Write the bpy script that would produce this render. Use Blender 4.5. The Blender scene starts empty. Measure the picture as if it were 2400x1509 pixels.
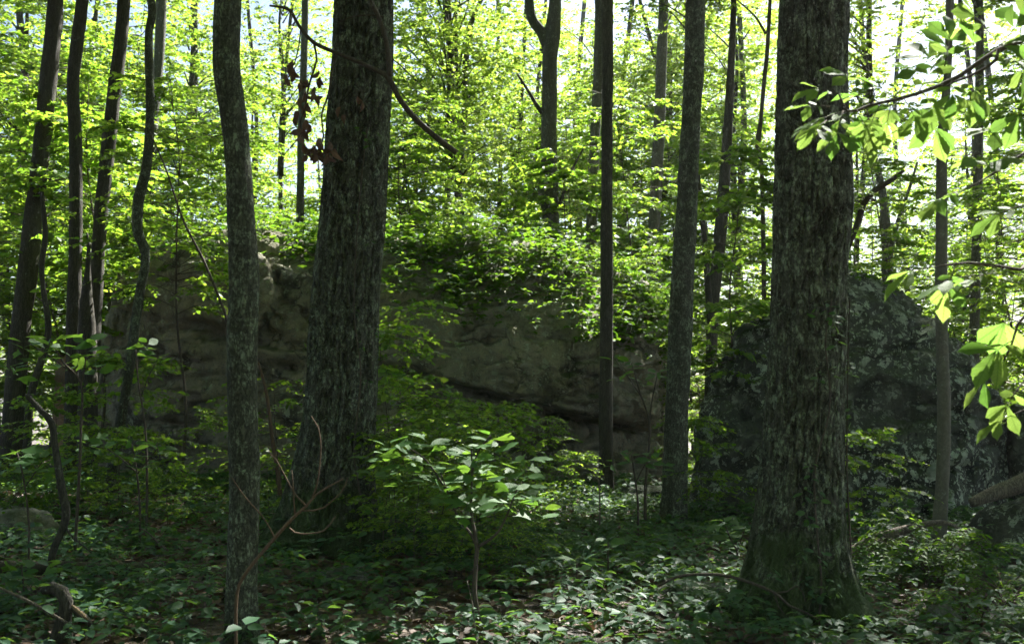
import bpy, math
import numpy as np
from mathutils import Matrix, Vector

# ------------------------------------------------------------------ camera, sky, sun, exposure
sc = bpy.context.scene
COL = sc.collection
FPX, CX, CY = 2333.0, 1200.0, 754.5          # focal length in photograph pixels (35 mm on a 36 mm sensor)
CAMZ, PITCH = 1.6, math.radians(4.0)
cam = bpy.data.cameras.new('camera')
cam.sensor_width = 36.0
cam.lens = 35.0
cam.clip_end = 2000.0
cam.dof.use_dof = True
cam.dof.focus_distance = 9.5
cam.dof.aperture_fstop = 4.0
cam_ob = bpy.data.objects.new('camera', cam)
cam_ob.location = (0, 0, CAMZ)
cam_ob.rotation_euler = (math.radians(90) + PITCH, 0, 0)
COL.objects.link(cam_ob)
sc.camera = cam_ob

SUN_AZ, SUN_EL = math.radians(33), math.radians(48)   # azimuth to the right of straight ahead (+Y)
world = bpy.data.worlds.new('World')
sc.world = world
world.use_nodes = True
wn = world.node_tree.nodes
wn.clear()
sky = wn.new('ShaderNodeTexSky')
sky.sky_type = 'NISHITA'
sky.sun_disc = False
sky.sun_elevation = SUN_EL
sky.sun_rotation = SUN_AZ
sky.dust_density = 1.8
sky.ozone_density = 1.6
sky.air_density = 1.0
bg = wn.new('ShaderNodeBackground')
bg.inputs['Strength'].default_value = 0.041
wo = wn.new('ShaderNodeOutputWorld')
world.node_tree.links.new(sky.outputs[0], bg.inputs[0])
world.node_tree.links.new(bg.outputs[0], wo.inputs[0])

sun = bpy.data.lights.new('sun', 'SUN')
sun.energy = 5.0
sun.angle = math.radians(0.53)
sun.color = (1.0, 0.97, 0.91)
sun_ob = bpy.data.objects.new('sun', sun)
to_sun = Vector((math.sin(SUN_AZ) * math.cos(SUN_EL), math.cos(SUN_AZ) * math.cos(SUN_EL), math.sin(SUN_EL)))
sun_ob.rotation_euler = to_sun.to_track_quat('Z', 'Y').to_euler()
sun_ob.location = (20, 30, 40)
COL.objects.link(sun_ob)

sc.view_settings.view_transform = 'Standard'
sc.view_settings.look = 'None'
sc.view_settings.gamma = 1.0
sc.view_settings.use_curve_mapping = False
sc.view_settings.exposure = 2.55
sc.cycles.max_bounces = 7
sc.cycles.diffuse_bounces = 4
sc.cycles.glossy_bounces = 2
sc.cycles.transmission_bounces = 4
sc.cycles.transparent_max_bounces = 4
sc.cycles.caustics_reflective = False
sc.cycles.caustics_refractive = False
sc.cycles.sample_clamp_indirect = 4.0
sc.cycles.use_denoising = True
sc.cycles.use_adaptive_sampling = True
sc.cycles.adaptive_threshold = 0.03

# ------------------------------------------------------------------ numeric helpers
RNG = np.random.default_rng(7)

def vnoise(p):
    p = np.asarray(p, float)
    i = np.floor(p).astype(np.int64)
    f = p - i
    u = f * f * (3 - 2 * f)
    def h(ix, iy, iz):
        k = (ix * 374761393 + iy * 668265263 + iz * 1440662683) & 0xffffffff
        k = ((k ^ (k >> 13)) * 1274126177) & 0xffffffff
        k = ((k ^ (k >> 15)) * 2246822519) & 0xffffffff
        return ((k ^ (k >> 16)) & 0xffff) / 32767.5 - 1.0
    r = 0
    for a in (0, 1):
        wa = u[:, 0] if a else 1 - u[:, 0]
        for b in (0, 1):
            wb = u[:, 1] if b else 1 - u[:, 1]
            for c in (0, 1):
                wc = u[:, 2] if c else 1 - u[:, 2]
                r = r + wa * wb * wc * h(i[:, 0] + a, i[:, 1] + b, i[:, 2] + c)
    return r

def fbm(p, octv=4, gain=0.5):
    p = np.asarray(p, float)
    s, a, t = 0, 1.0, 0
    for k in range(octv):
        s = s + a * vnoise(p * (2.03 ** k) + 17.3 * k)
        t += a
        a *= gain
    return s / t

def sstep(a, b, x):
    t = np.clip((x - a) / (b - a), 0, 1)
    return t * t * (3 - 2 * t)

def ground_z(x, y):
    x = np.atleast_1d(np.asarray(x, float)); y = np.atleast_1d(np.asarray(y, float))
    q = np.stack([x * 0.28, y * 0.28, np.zeros_like(x)], 1)
    q2 = np.stack([x * 1.5, y * 1.5, np.zeros_like(x) + 5], 1)
    z = 0.16 * fbm(q, 3) + 0.035 * fbm(q2, 3) - 0.25 * np.tanh(x * 0.08)
    d = np.maximum(y - 26.0, 0)
    z = z - 9.0 * (1 - np.exp(-(d / 45.0) ** 1.6))
    return z

def gz(x, y):
    return float(ground_z(x, y)[0])

def ray(px, py):
    a, b = (px - CX) / FPX, (CY - py) / FPX
    cp, sp = math.cos(PITCH), math.sin(PITCH)
    return np.array([a, cp - b * sp, sp + b * cp])

def P(px, py, d):
    """world point seen at a photograph pixel, d metres ahead of the viewpoint"""
    r = ray(px, py)
    return np.array([0, 0, CAMZ]) + r * (d / r[1])

def hit(px, py):
    """where the line of sight meets the ground"""
    r = ray(px, py)
    d = 3.0
    while d < 60:
        q = np.array([0, 0, CAMZ]) + r * (d / r[1])
        if q[2] <= gz(q[0], q[1]):
            return q
        d += 0.03
    return np.array([0, 0, CAMZ]) + r * (25 / r[1])

def nrm(v):
    return v / (np.linalg.norm(v, axis=-1, keepdims=True) + 1e-12)

def catmull(pts, ds):
    pts = np.asarray(pts, float)
    if len(pts) < 2:
        return pts
    ext = np.vstack([2 * pts[0] - pts[1], pts, 2 * pts[-1] - pts[-2]])
    out = []
    for i in range(1, len(ext) - 2):
        a, b, c, d = ext[i - 1], ext[i], ext[i + 1], ext[i + 2]
        n = max(1, int(np.linalg.norm((c - b)[:3]) / ds))
        t = np.linspace(0, 1, n, endpoint=False)[:, None]
        out.append(0.5 * ((2 * b) + (-a + c) * t + (2 * a - 5 * b + 4 * c - d) * t * t + (-a + 3 * b - 3 * c + d) * t ** 3))
    out.append(pts[-1:])
    return np.vstack(out)

def tube(path, S=10, disp=None, ds=None):
    """path: rows x, y, z, radius. Returns verts and quads (closed ends)."""
    path = np.asarray(path, float)
    if ds:
        path = catmull(path, ds)
    C, R = path[:, :3], np.maximum(path[:, 3], 0.0008)
    M = len(C)
    T = nrm(np.gradient(C, axis=0))
    ref = np.array([1.0, 0, 0]) if abs(T[0][0]) < 0.8 else np.array([0, 1.0, 0])
    U = np.zeros_like(C); W = np.zeros_like(C)
    u = ref - T[0] * np.dot(ref, T[0])
    for i in range(M):
        u = u - T[i] * np.dot(u, T[i])
        u = u / (np.linalg.norm(u) + 1e-12)
        U[i] = u
        W[i] = np.cross(T[i], u)
    th = np.linspace(0, 2 * np.pi, S, endpoint=False)
    ct, st = np.cos(th), np.sin(th)
    rr = np.repeat(R[:, None], S, 1)
    if disp is not None:
        TH = np.repeat(th[None], M, 0)
        arc = np.concatenate([[0], np.cumsum(np.linalg.norm(np.diff(C, axis=0), axis=1))])
        AR = np.repeat(arc[:, None], S, 1)
        rr = rr + disp(TH, AR, rr, C)
    V = C[:, None, :] + rr[..., None] * (ct[None, :, None] * U[:, None, :] + st[None, :, None] * W[:, None, :])
    V = V.reshape(-1, 3)
    i = np.arange(M - 1)[:, None] * S
    j = np.arange(S)[None, :]
    j2 = (j + 1) % S
    Q = np.stack([i + j, i + j2, i + S + j2, i + S + j], -1).reshape(-1, 4)
    # caps
    V = np.vstack([V, C[:1], C[-1:]])
    a, b = M * S, M * S + 1
    jj = np.arange(S)
    capA = np.stack([(jj + 1) % S, jj, np.full(S, a)], 1)
    capB = np.stack([(M - 1) * S + jj, (M - 1) * S + (jj + 1) % S, np.full(S, b)], 1)
    return V, Q, np.vstack([capA, capB])

class Geo:
    def __init__(s):
        s.V, s.Q, s.T, s.qm, s.tm, s.n = [], [], [], [], [], 0
    def add(s, V, Q=None, T=None, m=0):
        V = np.asarray(V, float)
        if Q is not None and len(Q):
            s.Q.append(np.asarray(Q) + s.n); s.qm.append(np.full(len(Q), m))
        if T is not None and len(T):
            s.T.append(np.asarray(T) + s.n); s.tm.append(np.full(len(T), m))
        s.V.append(V); s.n += len(V)
        return s
    def tube(s, path, S=8, m=0, **k):
        V, Q, T = tube(path, S, **k)
        return s.add(V, Q, T, m)
    def mesh(s, name, mats, origin=(0, 0, 0), smooth=True):
        V = np.vstack(s.V) - np.asarray(origin, float)
        Q = np.vstack(s.Q) if s.Q else np.zeros((0, 4), int)
        T = np.vstack(s.T) if s.T else np.zeros((0, 3), int)
        me = bpy.data.meshes.new(name)
        me.vertices.add(len(V))
        me.vertices.foreach_set('co', V.astype(np.float32).ravel())
        nl = Q.size + T.size
        me.loops.add(nl)
        me.loops.foreach_set('vertex_index', np.concatenate([Q.ravel(), T.ravel()]).astype(np.int32))
        nf = len(Q) + len(T)
        me.polygons.add(nf)
        st = np.concatenate([np.arange(len(Q)) * 4, Q.size + np.arange(len(T)) * 3]).astype(np.int32)
        me.polygons.foreach_set('loop_start', st)
        mi = np.concatenate((s.qm if s.Q else []) + (s.tm if s.T else [])).astype(np.int32)
        for mm in (mats if isinstance(mats, (list, tuple)) else [mats]):
            me.materials.append(mm)
        me.polygons.foreach_set('material_index', mi)
        me.polygons.foreach_set('use_smooth', np.full(nf, smooth))
        me.update(calc_edges=True)
        me.validate()
        return me

def obj(name, me, parent=None, loc=(0, 0, 0), **props):
    o = bpy.data.objects.new(name, me)
    COL.objects.link(o)
    o.location = loc
    if parent is not None:
        o.parent = parent
    for k, v in props.items():
        o[k] = v
    return o

def thing(name, loc, label, category, group=None):
    o = bpy.data.objects.new(name, None)
    o.empty_display_size = 0.2
    COL.objects.link(o)
    o.location = loc
    o['label'] = label
    o['category'] = category
    if group:
        o['group'] = group
    return o

# ------------------------------------------------------------------ materials
def nodes_of(name):
    m = bpy.data.materials.new(name)
    m.use_nodes = True
    nt = m.node_tree
    nt.nodes.clear()
    out = nt.nodes.new('ShaderNodeOutputMaterial')
    return m, nt, out

class NT:
    def __init__(s, nt): s.nt = nt
    def n(s, t, **k):
        x = s.nt.nodes.new(t)
        for a, b in k.items(): setattr(x, a, b)
        return x
    def l(s, a, b): s.nt.links.new(a, b)
    def val(s, sock, v):
        if isinstance(v, (int, float)): sock.default_value = v
        elif isinstance(v, tuple): sock.default_value = v if len(v) == len(sock.default_value) else v + (1.0,)
        else: s.l(v, sock)
    def math(s, op, a, b=0.0, c=None, clamp=False):
        x = s.n('ShaderNodeMath', operation=op); x.use_clamp = clamp
        s.val(x.inputs[0], a); s.val(x.inputs[1], b)
        if c is not None: s.val(x.inputs[2], c)
        return x.outputs[0]
    def mix(s, f, a, b):
        x = s.n('ShaderNodeMix', data_type='RGBA')
        s.val(x.inputs[0], f); s.val(x.inputs[6], a); s.val(x.inputs[7], b)
        return x.outputs[2]
    def ramp(s, f, lo, hi):
        x = s.n('ShaderNodeMapRange'); x.interpolation_type = 'SMOOTHSTEP'
        s.val(x.inputs[0], f); s.val(x.inputs[1], lo); s.val(x.inputs[2], hi)
        return x.outputs[0]
    def noise(s, vec, scale, detail=4, rough=0.55, dist=0.0):
        x = s.n('ShaderNodeTexNoise')
        s.l(vec, x.inputs['Vector'])
        x.inputs['Scale'].default_value = scale; x.inputs['Detail'].default_value = detail
        x.inputs['Roughness'].default_value = rough; x.inputs['Distortion'].default_value = dist
        return x.outputs['Fac']
    def voro(s, vec, scale, feature='F1', out='Distance', rnd=1.0):
        x = s.n('ShaderNodeTexVoronoi', feature=feature)
        s.l(vec, x.inputs['Vector']); x.inputs['Scale'].default_value = scale
        x.inputs['Randomness'].default_value = rnd
        return x.outputs[out]
    def mapped(s, vec, scale):
        x = s.n('ShaderNodeMapping'); s.l(vec, x.inputs['Vector']); x.inputs['Scale'].default_value = scale
        return x.outputs[0]
    def bump(s, h, strength=0.5, dist=0.02, nrm=None):
        x = s.n('ShaderNodeBump'); x.inputs['Strength'].default_value = strength; x.inputs['Distance'].default_value = dist
        s.l(h, x.inputs['Height'])
        if nrm is not None: s.l(nrm, x.inputs['Normal'])
        return x.outputs[0]

def leaf_mat(name, c1, c2, t1, t2, trans=0.45, rough=0.5, spec=0.3, veins=False):
    m, nt, out = nodes_of(name)
    N = NT(nt)
    geo = N.n('ShaderNodeNewGeometry')
    oi = N.n('ShaderNodeObjectInfo')
    r = N.math('FRACT', N.math('ADD', geo.outputs['Random Per Island'], oi.outputs['Random']))
    col = N.mix(r, c1, c2)
    tcol = N.mix(r, t1, t2)
    p = N.n('ShaderNodeBsdfPrincipled')
    if veins:
        tc = N.n('ShaderNodeTexCoord')
        sx = N.n('ShaderNodeSeparateXYZ'); N.l(tc.outputs['Object'], sx.inputs[0])
        ay = N.math('ABSOLUTE', sx.outputs[1])
        w = N.math('SINE', N.math('MULTIPLY', N.math('SUBTRACT', sx.outputs[0], N.math('MULTIPLY', ay, 0.75)), 75.0))
        w = N.ramp(w, 0.72, 1.0)
        mid = N.math('SUBTRACT', 1.0, N.ramp(ay, 0.006, 0.018))
        v = N.math('MULTIPLY', N.math('MAXIMUM', N.math('MULTIPLY', w, 0.6), mid), 0.75)
        col = N.mix(v, col, tuple(x * 1.5 for x in c2))
        tcol = N.mix(v, tcol, tuple(x * 0.42 for x in t1))
        N.l(N.bump(w, 0.25, 0.004), p.inputs['Normal'])
    N.l(col, p.inputs['Base Color'])
    p.inputs['Roughness'].default_value = rough
    p.inputs['Specular IOR Level'].default_value = spec
    tr = N.n('ShaderNodeBsdfTranslucent')
    N.l(tcol, tr.inputs['Color'])
    mx = N.n('ShaderNodeMixShader')
    mx.inputs[0].default_value = trans
    N.l(p.outputs[0], mx.inputs[1]); N.l(tr.outputs[0], mx.inputs[2])
    N.l(mx.outputs[0], out.inputs['Surface'])
    return m

M_LEAF_CANOPY = leaf_mat('canopy_leaf', (0.035, 0.08, 0.018), (0.065, 0.12, 0.026), (0.23, 0.4, 0.035), (0.4, 0.52, 0.06), 0.54)
M_LEAF_UNDER = leaf_mat('understory_leaf', (0.032, 0.085, 0.017), (0.06, 0.12, 0.024), (0.2, 0.4, 0.025), (0.37, 0.51, 0.045), 0.54)
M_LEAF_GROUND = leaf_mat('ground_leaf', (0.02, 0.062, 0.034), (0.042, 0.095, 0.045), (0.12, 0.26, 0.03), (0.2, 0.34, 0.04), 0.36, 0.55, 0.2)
M_LEAF_VINE = leaf_mat('vine_leaf', (0.025, 0.07, 0.012), (0.05, 0.1, 0.018), (0.12, 0.29, 0.015), (0.25, 0.39, 0.025), 0.42, 0.6, 0.15)
M_LEAF_SASS = leaf_mat('sassafras_leaf', (0.035, 0.09, 0.026), (0.055, 0.12, 0.035), (0.13, 0.29, 0.03), (0.22, 0.37, 0.04), 0.42, 0.55, 0.2, veins=True)
M_LEAF_HICK = leaf_mat('hickory_leaf', (0.05, 0.11, 0.02), (0.075, 0.135, 0.025), (0.15, 0.31, 0.045), (0.33, 0.46, 0.085), 0.54, 0.6, 0.1, veins=True)
M_LEAF_DEAD = leaf_mat('dead_leaf', (0.11, 0.07, 0.055), (0.2, 0.13, 0.1), (0.16, 0.08, 0.05), (0.24, 0.13, 0.09), 0.3, 0.7, 0.2)
M_LITTER = leaf_mat('leaf_litter', (0.05, 0.032, 0.02), (0.17, 0.11, 0.07), (0.05, 0.03, 0.02), (0.12, 0.07, 0.03), 0.15, 0.6, 0.35)

def bark_mat(name, dark, light, lichen, lich_amt=0.5, moss=0.0, zs=0.16, scale=26.0, bump=0.6):
    m, nt, out = nodes_of(name)
    N = NT(nt)
    tc = N.n('ShaderNodeTexCoord')
    ob = tc.outputs['Object']
    st = N.mapped(ob, (1, 1, zs))
    n1 = N.noise(st, scale, 5, 0.6, 0.3)
    n2 = N.noise(ob, 4.0, 3, 0.6)
    n3 = N.noise(ob, 55.0, 3, 0.65)
    ridge = N.math('ABSOLUTE', N.math('SUBTRACT', n1, 0.5))
    f = N.ramp(ridge, 0.0, 0.11)
    n4 = N.noise(N.mapped(ob, (1, 1, 0.5)), 110.0, 3, 0.7)
    col = N.mix(N.math('MULTIPLY', N.math('ADD', f, N.math('MULTIPLY', N.math('SUBTRACT', N.math('ADD', n3, n4), 0.75), 1.6)), 0.6, clamp=True), dark, light)
    # lichen crust: pale patches with ragged edges
    l1 = N.noise(ob, 9.0, 7, 0.78, 0.5)
    lm = N.ramp(N.math('ADD', l1, N.math('MULTIPLY', N.math('SUBTRACT', n3, 0.5), 0.25)), 0.62 - 0.16 * lich_amt, 0.68 - 0.12 * lich_amt)
    lm = N.math('MULTIPLY', lm, N.math('ADD', 0.12, N.math('MULTIPLY', f, 0.8)))
    col = N.mix(lm, col, N.mix(n2, lichen, tuple(c * 0.75 for c in lichen)))
    if moss > 0:
        sx = N.n('ShaderNodeSeparateXYZ'); N.l(ob, sx.inputs[0])
        hgt = N.math('SUBTRACT', 1.0, N.ramp(sx.outputs[2], 0.0, moss))
        mm = N.ramp(N.math('ADD', N.math('MULTIPLY', hgt, 0.45), N.noise(ob, 3.5, 5, 0.65)), 0.68, 0.86)
        col = N.mix(N.math('MULTIPLY', mm, 0.75), col, (0.035, 0.06, 0.014))
    p = N.n('ShaderNodeBsdfPrincipled')
    N.l(col, p.inputs['Base Color'])
    p.inputs['Roughness'].default_value = 0.9
    p.inputs['Specular IOR Level'].default_value = 0.2
    h = N.math('ADD', N.math('MULTIPLY', f, 1.0), N.math('MULTIPLY', n3, 0.5))
    N.l(N.bump(h, bump, 0.012), p.inputs['Normal'])
    N.l(p.outputs[0], out.inputs['Surface'])
    return m

M_OAK = bark_mat('oak_bark', (0.028, 0.029, 0.022), (0.11, 0.113, 0.085), (0.25, 0.3, 0.21), 0.9, moss=1.3, zs=0.45, scale=30, bump=0.8)
M_BARK_LICHEN = bark_mat('lichen_bark', (0.03, 0.031, 0.024), (0.105, 0.11, 0.083), (0.25, 0.3, 0.21), 0.85, zs=0.4, scale=40, bump=0.8)
M_BARK_DARK = bark_mat('dark_bark', (0.03, 0.028, 0.023), (0.085, 0.078, 0.064), (0.2, 0.23, 0.18), 0.2, scale=36)
M_BARK_GREY = bark_mat('grey_bark', (0.045, 0.045, 0.038), (0.12, 0.118, 0.1), (0.3, 0.33, 0.28), 0.4, scale=40, bump=0.4)
M_BARK_SMOOTH = bark_mat('smooth_bark', (0.11, 0.1, 0.085), (0.16, 0.15, 0.125), (0.3, 0.33, 0.28), 0.25, zs=0.8, scale=14, bump=0.15)
M_TWIG = bark_mat('twig_bark', (0.05, 0.04, 0.032), (0.1, 0.082, 0.066), (0.2, 0.2, 0.16), 0.1, scale=60, bump=0.2)
M_TWIG_RED = bark_mat('red_twig_bark', (0.09, 0.06, 0.04), (0.15, 0.1, 0.07), (0.22, 0.2, 0.16), 0.1, scale=60, bump=0.2)
M_DEADWOOD = bark_mat('dead_wood', (0.07, 0.056, 0.045), (0.2, 0.17, 0.14), (0.28, 0.29, 0.24), 0.3, zs=0.1, scale=40)
M_MOSSLOG = bark_mat('mossy_log_bark', (0.04, 0.034, 0.026), (0.09, 0.075, 0.055), (0.04, 0.07, 0.015), 0.9, scale=20)
M_PALEWOOD = bark_mat('broken_wood', (0.22, 0.15, 0.09), (0.36, 0.26, 0.16), (0.3, 0.25, 0.18), 0.1, zs=0.1, scale=40)

def rock_mat(name, base, tan, dark, lichen, dark_amt, lich_amt, spot):
    m, nt, out = nodes_of(name)
    N = NT(nt)
    tc = N.n('ShaderNodeTexCoord')
    ob = tc.outputs['Object']
    warp = N.n('ShaderNodeVectorMath', operation='ADD')
    nz = N.n('ShaderNodeTexNoise'); N.l(ob, nz.inputs['Vector']); nz.inputs['Scale'].default_value = 5.0; nz.inputs['Detail'].default_value = 4
    sc_ = N.n('ShaderNodeVectorMath', operation='SCALE'); N.l(nz.outputs['Color'], sc_.inputs[0]); sc_.inputs['Scale'].default_value = 0.35
    N.l(ob, warp.inputs[0]); N.l(sc_.outputs[0], warp.inputs[1])
    w = warp.outputs[0]
    big = N.noise(ob, 0.55, 4, 0.6)
    mid = N.noise(N.mapped(ob, (1, 1, 0.45)), 2.2, 5, 0.65)
    fine = N.noise(ob, 38.0, 4, 0.7)
    col = N.mix(N.ramp(mid, 0.35, 0.65), base, tan)
    col = N.mix(N.math('MULTIPLY', N.math('SUBTRACT', fine, 0.3), 0.8, clamp=True), col, tuple(c * 0.45 for c in base))
    # dark weathering stains and black lichen
    dm = N.ramp(N.math('ADD', big, N.math('MULTIPLY', N.math('SUBTRACT', mid, 0.5), 0.7)), 0.66 - 0.3 * dark_amt, 0.76 - 0.3 * dark_amt)
    col = N.mix(N.math('MULTIPLY', dm, 0.85), col, dark)
    # water streaks running down the face
    stx = N.noise(N.mapped(ob, (1, 1, 0.12)), 3.0, 4, 0.6)
    col = N.mix(N.math('MULTIPLY', N.ramp(stx, 0.56, 0.7), 0.55), col, dark)
    ve = N.voro(w, 0.75, feature='DISTANCE_TO_EDGE')
    crk = N.math('MULTIPLY', N.math('SUBTRACT', 1.0, N.ramp(ve, 0.004, 0.02)), N.ramp(N.noise(ob, 0.9, 2), 0.42, 0.55))
    col = N.mix(N.math('MULTIPLY', crk, 0.45), col, tuple(c * 0.6 for c in dark))
    gr = N.noise(ob, 16.0, 5, 0.75)
    col = N.mix(N.math('MULTIPLY', N.ramp(gr, 0.52, 0.64), 0.5), col, tuple(c * 1.2 for c in dark))
    patch = N.ramp(N.noise(ob, 1.1, 3, 0.6), 0.36, 0.52)
    # round lichen rosettes of several sizes, growing in patches
    for s_, th, amt in ((spot, 0.3, 0.9), (spot * 2.1, 0.32, 0.9), (spot * 5.0, 0.34, 0.8)):
        v = N.voro(w, s_)
        cell = N.voro(w, s_, out='Color')
        sp = N.n('ShaderNodeSeparateColor'); N.l(cell, sp.inputs[0])
        on = N.math('LESS_THAN', sp.outputs[0], lich_amt)
        rad = N.math('MULTIPLY', sp.outputs[1], th)
        edge = N.math('SUBTRACT', N.math('ADD', rad, 0.12), N.math('ADD', v, N.math('MULTIPLY', N.math('SUBTRACT', fine, 0.5), 0.7)))
        msk = N.math('MULTIPLY', N.math('MULTIPLY', N.math('MULTIPLY', N.ramp(edge, 0.0, 0.05), on), patch), amt * 0.9)
        col = N.mix(msk, col, N.mix(sp.outputs[2], lichen, tuple(c * 0.6 for c in lichen)))
    # moss on ledges
    geo = N.n('ShaderNodeNewGeometry')
    sx = N.n('ShaderNodeSeparateXYZ'); N.l(geo.outputs['Normal'], sx.inputs[0])
    mo = N.math('MULTIPLY', N.ramp(sx.outputs[2], 0.35, 0.8), N.ramp(mid, 0.38, 0.6))
    col = N.mix(N.math('MULTIPLY', mo, 0.8), col, (0.04, 0.06, 0.018))
    p = N.n('ShaderNodeBsdfPrincipled')
    N.l(col, p.inputs['Base Color'])
    p.inputs['Roughness'].default_value = 0.92
    p.inputs['Specular IOR Level'].default_value = 0.2
    h = N.math('SUBTRACT', N.math('ADD', N.math('MULTIPLY', fine, 0.4), N.math('ADD', mid, gr)), N.math('MULTIPLY', crk, 0.8))
    N.l(N.bump(h, 1.0, 0.08), p.inputs['Normal'])
    N.l(p.outputs[0], out.inputs['Surface'])
    return m

M_ROCK_A = rock_mat('sandstone', (0.27, 0.255, 0.2), (0.39, 0.34, 0.235), (0.065, 0.064, 0.052), (0.45, 0.48, 0.36), 0.3, 0.5, 4.5)
M_ROCK_B = rock_mat('lichen_rock', (0.08, 0.088, 0.072), (0.14, 0.147, 0.12), (0.03, 0.034, 0.028), (0.55, 0.62, 0.49), 0.32, 0.95, 3.4)
M_ROCK_C = rock_mat('pale_stone', (0.22, 0.22, 0.2), (0.3, 0.285, 0.25), (0.09, 0.085, 0.075), (0.38, 0.41, 0.36), 0.2, 0.4, 9.0)
M_ROCK_D = rock_mat('orange_sandstone', (0.34, 0.24, 0.15), (0.42, 0.29, 0.17), (0.12, 0.09, 0.06), (0.38, 0.36, 0.28), 0.1, 0.12, 5.0)

def soil_mat():
    m, nt, out = nodes_of('forest_soil')
    N = NT(nt)
    tc = N.n('ShaderNodeTexCoord')
    ob = tc.outputs['Object']
    v = N.voro(N.mapped(ob, (1, 1, 1)), 16.0, out='Color')
    sp = N.n('ShaderNodeSeparateColor'); N.l(v, sp.inputs[0])
    col = N.mix(sp.outputs[0], (0.035, 0.025, 0.018), (0.1, 0.068, 0.045))
    col = N.mix(N.ramp(N.noise(ob, 1.2, 4), 0.45, 0.62), col, (0.03, 0.024, 0.018))
    p = N.n('ShaderNodeBsdfPrincipled')
    N.l(col, p.inputs['Base Color'])
    p.inputs['Roughness'].default_value = 0.85
    d = N.voro(ob, 16.0)
    N.l(N.bump(N.math('ADD', d, N.noise(ob, 30.0, 4)), 0.8, 0.03), p.inputs['Normal'])
    N.l(p.outputs[0], out.inputs['Surface'])
    return m
M_SOIL = soil_mat()

# ------------------------------------------------------------------ leaf templates (length 1 along +X, face up +Z)
T_RHOMB = (np.array([[0, 0, 0], [0.42, 0.32, 0.08], [1, 0, -0.1], [0.42, -0.32, 0.08]]), np.array([[0, 2, 1], [0, 3, 2]]))
T_OVATE = (np.array([[0, 0, 0], [0.28, 0.24, 0.06], [0.68, 0.2, 0.02], [1, 0, -0.12], [0.68, -0.2, 0.02], [0.28, -0.24, 0.06], [0.45, 0, -0.01]]),
           np.array([[0, 6, 1], [1, 6, 2], [2, 6, 3], [3, 6, 4], [4, 6, 5], [5, 6, 0]]))
def _maple():
    a = [(0, 0), (-0.02, 0.3), (0.2, 0.26), (0.36, 0.52), (0.45, 0.25), (0.62, 0.3), (1.0, 0.0)]
    o = a + [(x, -y) for x, y in a[-2:0:-1]]
    V = [(x, y, -0.14 * x * x + 0.12 * abs(y)) for x, y in o] + [(0.32, 0, -0.02)]
    n = len(o)
    return np.array(V), np.array([[(i + 1) % n, i, n] for i in range(n)])
T_MAPLE = _maple()

def leaf_inst(tmpl, pos, axis, normal, scale, wid=None):
    V, F = tmpl
    axis = nrm(axis)
    normal = nrm(normal - axis * np.sum(axis * normal, 1, keepdims=True))
    side = np.cross(normal, axis)
    n, k = len(pos), len(V)
    s = np.asarray(scale)[:, None, None]
    w = 1.0 if wid is None else np.asarray(wid)[:, None, None]
    W = pos[:, None, :] + s * (V[None, :, 0:1] * axis[:, None, :] + w * V[None, :, 1:2] * side[:, None, :] + V[None, :, 2:3] * normal[:, None, :])
    FF = (F[None] + (np.arange(n) * k)[:, None, None]).reshape(-1, 3)
    return W.reshape(-1, 3), FF

def sprays(rng, start, dirs, lens, K, size, tilt=0.45, droop=0.2):
    """flat leafy twigs: K leaves set alternately along each of n twigs"""
    n = len(start)
    t = (np.arange(K) + 0.7) / K
    lens = np.asarray(lens)
    pos = start[:, None, :] + dirs[:, None, :] * (lens[:, None] * t[None])[..., None]
    pos[..., 2] -= droop * lens[:, None] * t[None] ** 2
    up = np.array([0, 0, 1.0])
    lat = nrm(np.cross(np.broadcast_to(up, dirs.shape), dirs))
    side = np.where(np.arange(K) % 2 == 0, 1.0, -1.0)
    side[-1] = 0.05
    ax = dirs[:, None, :] * 0.65 + lat[:, None, :] * side[None, :, None] * 0.85 + rng.normal(0, 0.22, (n, K, 3))
    ax[..., 2] -= 0.12
    no = up + rng.normal(0, tilt, (n, K, 3))
    scl = size * rng.uniform(0.6, 1.25, (n, K))
    return pos.reshape(-1, 3), nrm(ax.reshape(-1, 3)), nrm(no.reshape(-1, 3)), scl.ravel()

def spray_twigs(g, start, dirs, lens, r=0.004, droop=0.2, m=1):
    """thin three-sided twig for each spray"""
    n = len(start)
    lens = np.asarray(lens)[:, None]
    mid = start + dirs * lens * 0.5; mid[:, 2] -= droop * lens[:, 0] * 0.25
    end = start + dirs * lens * 0.95; end[:, 2] -= droop * lens[:, 0] * 0.9
    up = np.array([0, 0, 1.0])
    lat = nrm(np.cross(np.broadcast_to(up, dirs.shape), dirs))
    V = []
    for c, rr in ((start, r), (mid, r * 0.75), (end, r * 0.35)):
        for a in (0, 2.1, 4.2):
            V.append(c + rr * (lat * math.cos(a) + up * math.sin(a)))
    V = np.stack(V, 1).reshape(-1, 3)
    q = np.array([[i * 3 + j, i * 3 + (j + 1) % 3, i * 3 + 3 + (j + 1) % 3, i * 3 + 3 + j] for i in (0, 1) for j in range(3)])
    Q = (q[None] + (np.arange(n) * 9)[:, None, None]).reshape(-1, 4)
    g.add(V, Q, None, m)

def unit_dirs(rng, n, zlo=-0.2, zhi=0.35):
    a = rng.uniform(0, 2 * np.pi, n)
    z = rng.uniform(zlo, zhi, n)
    return nrm(np.stack([np.cos(a), np.sin(a), z], 1))

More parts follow.
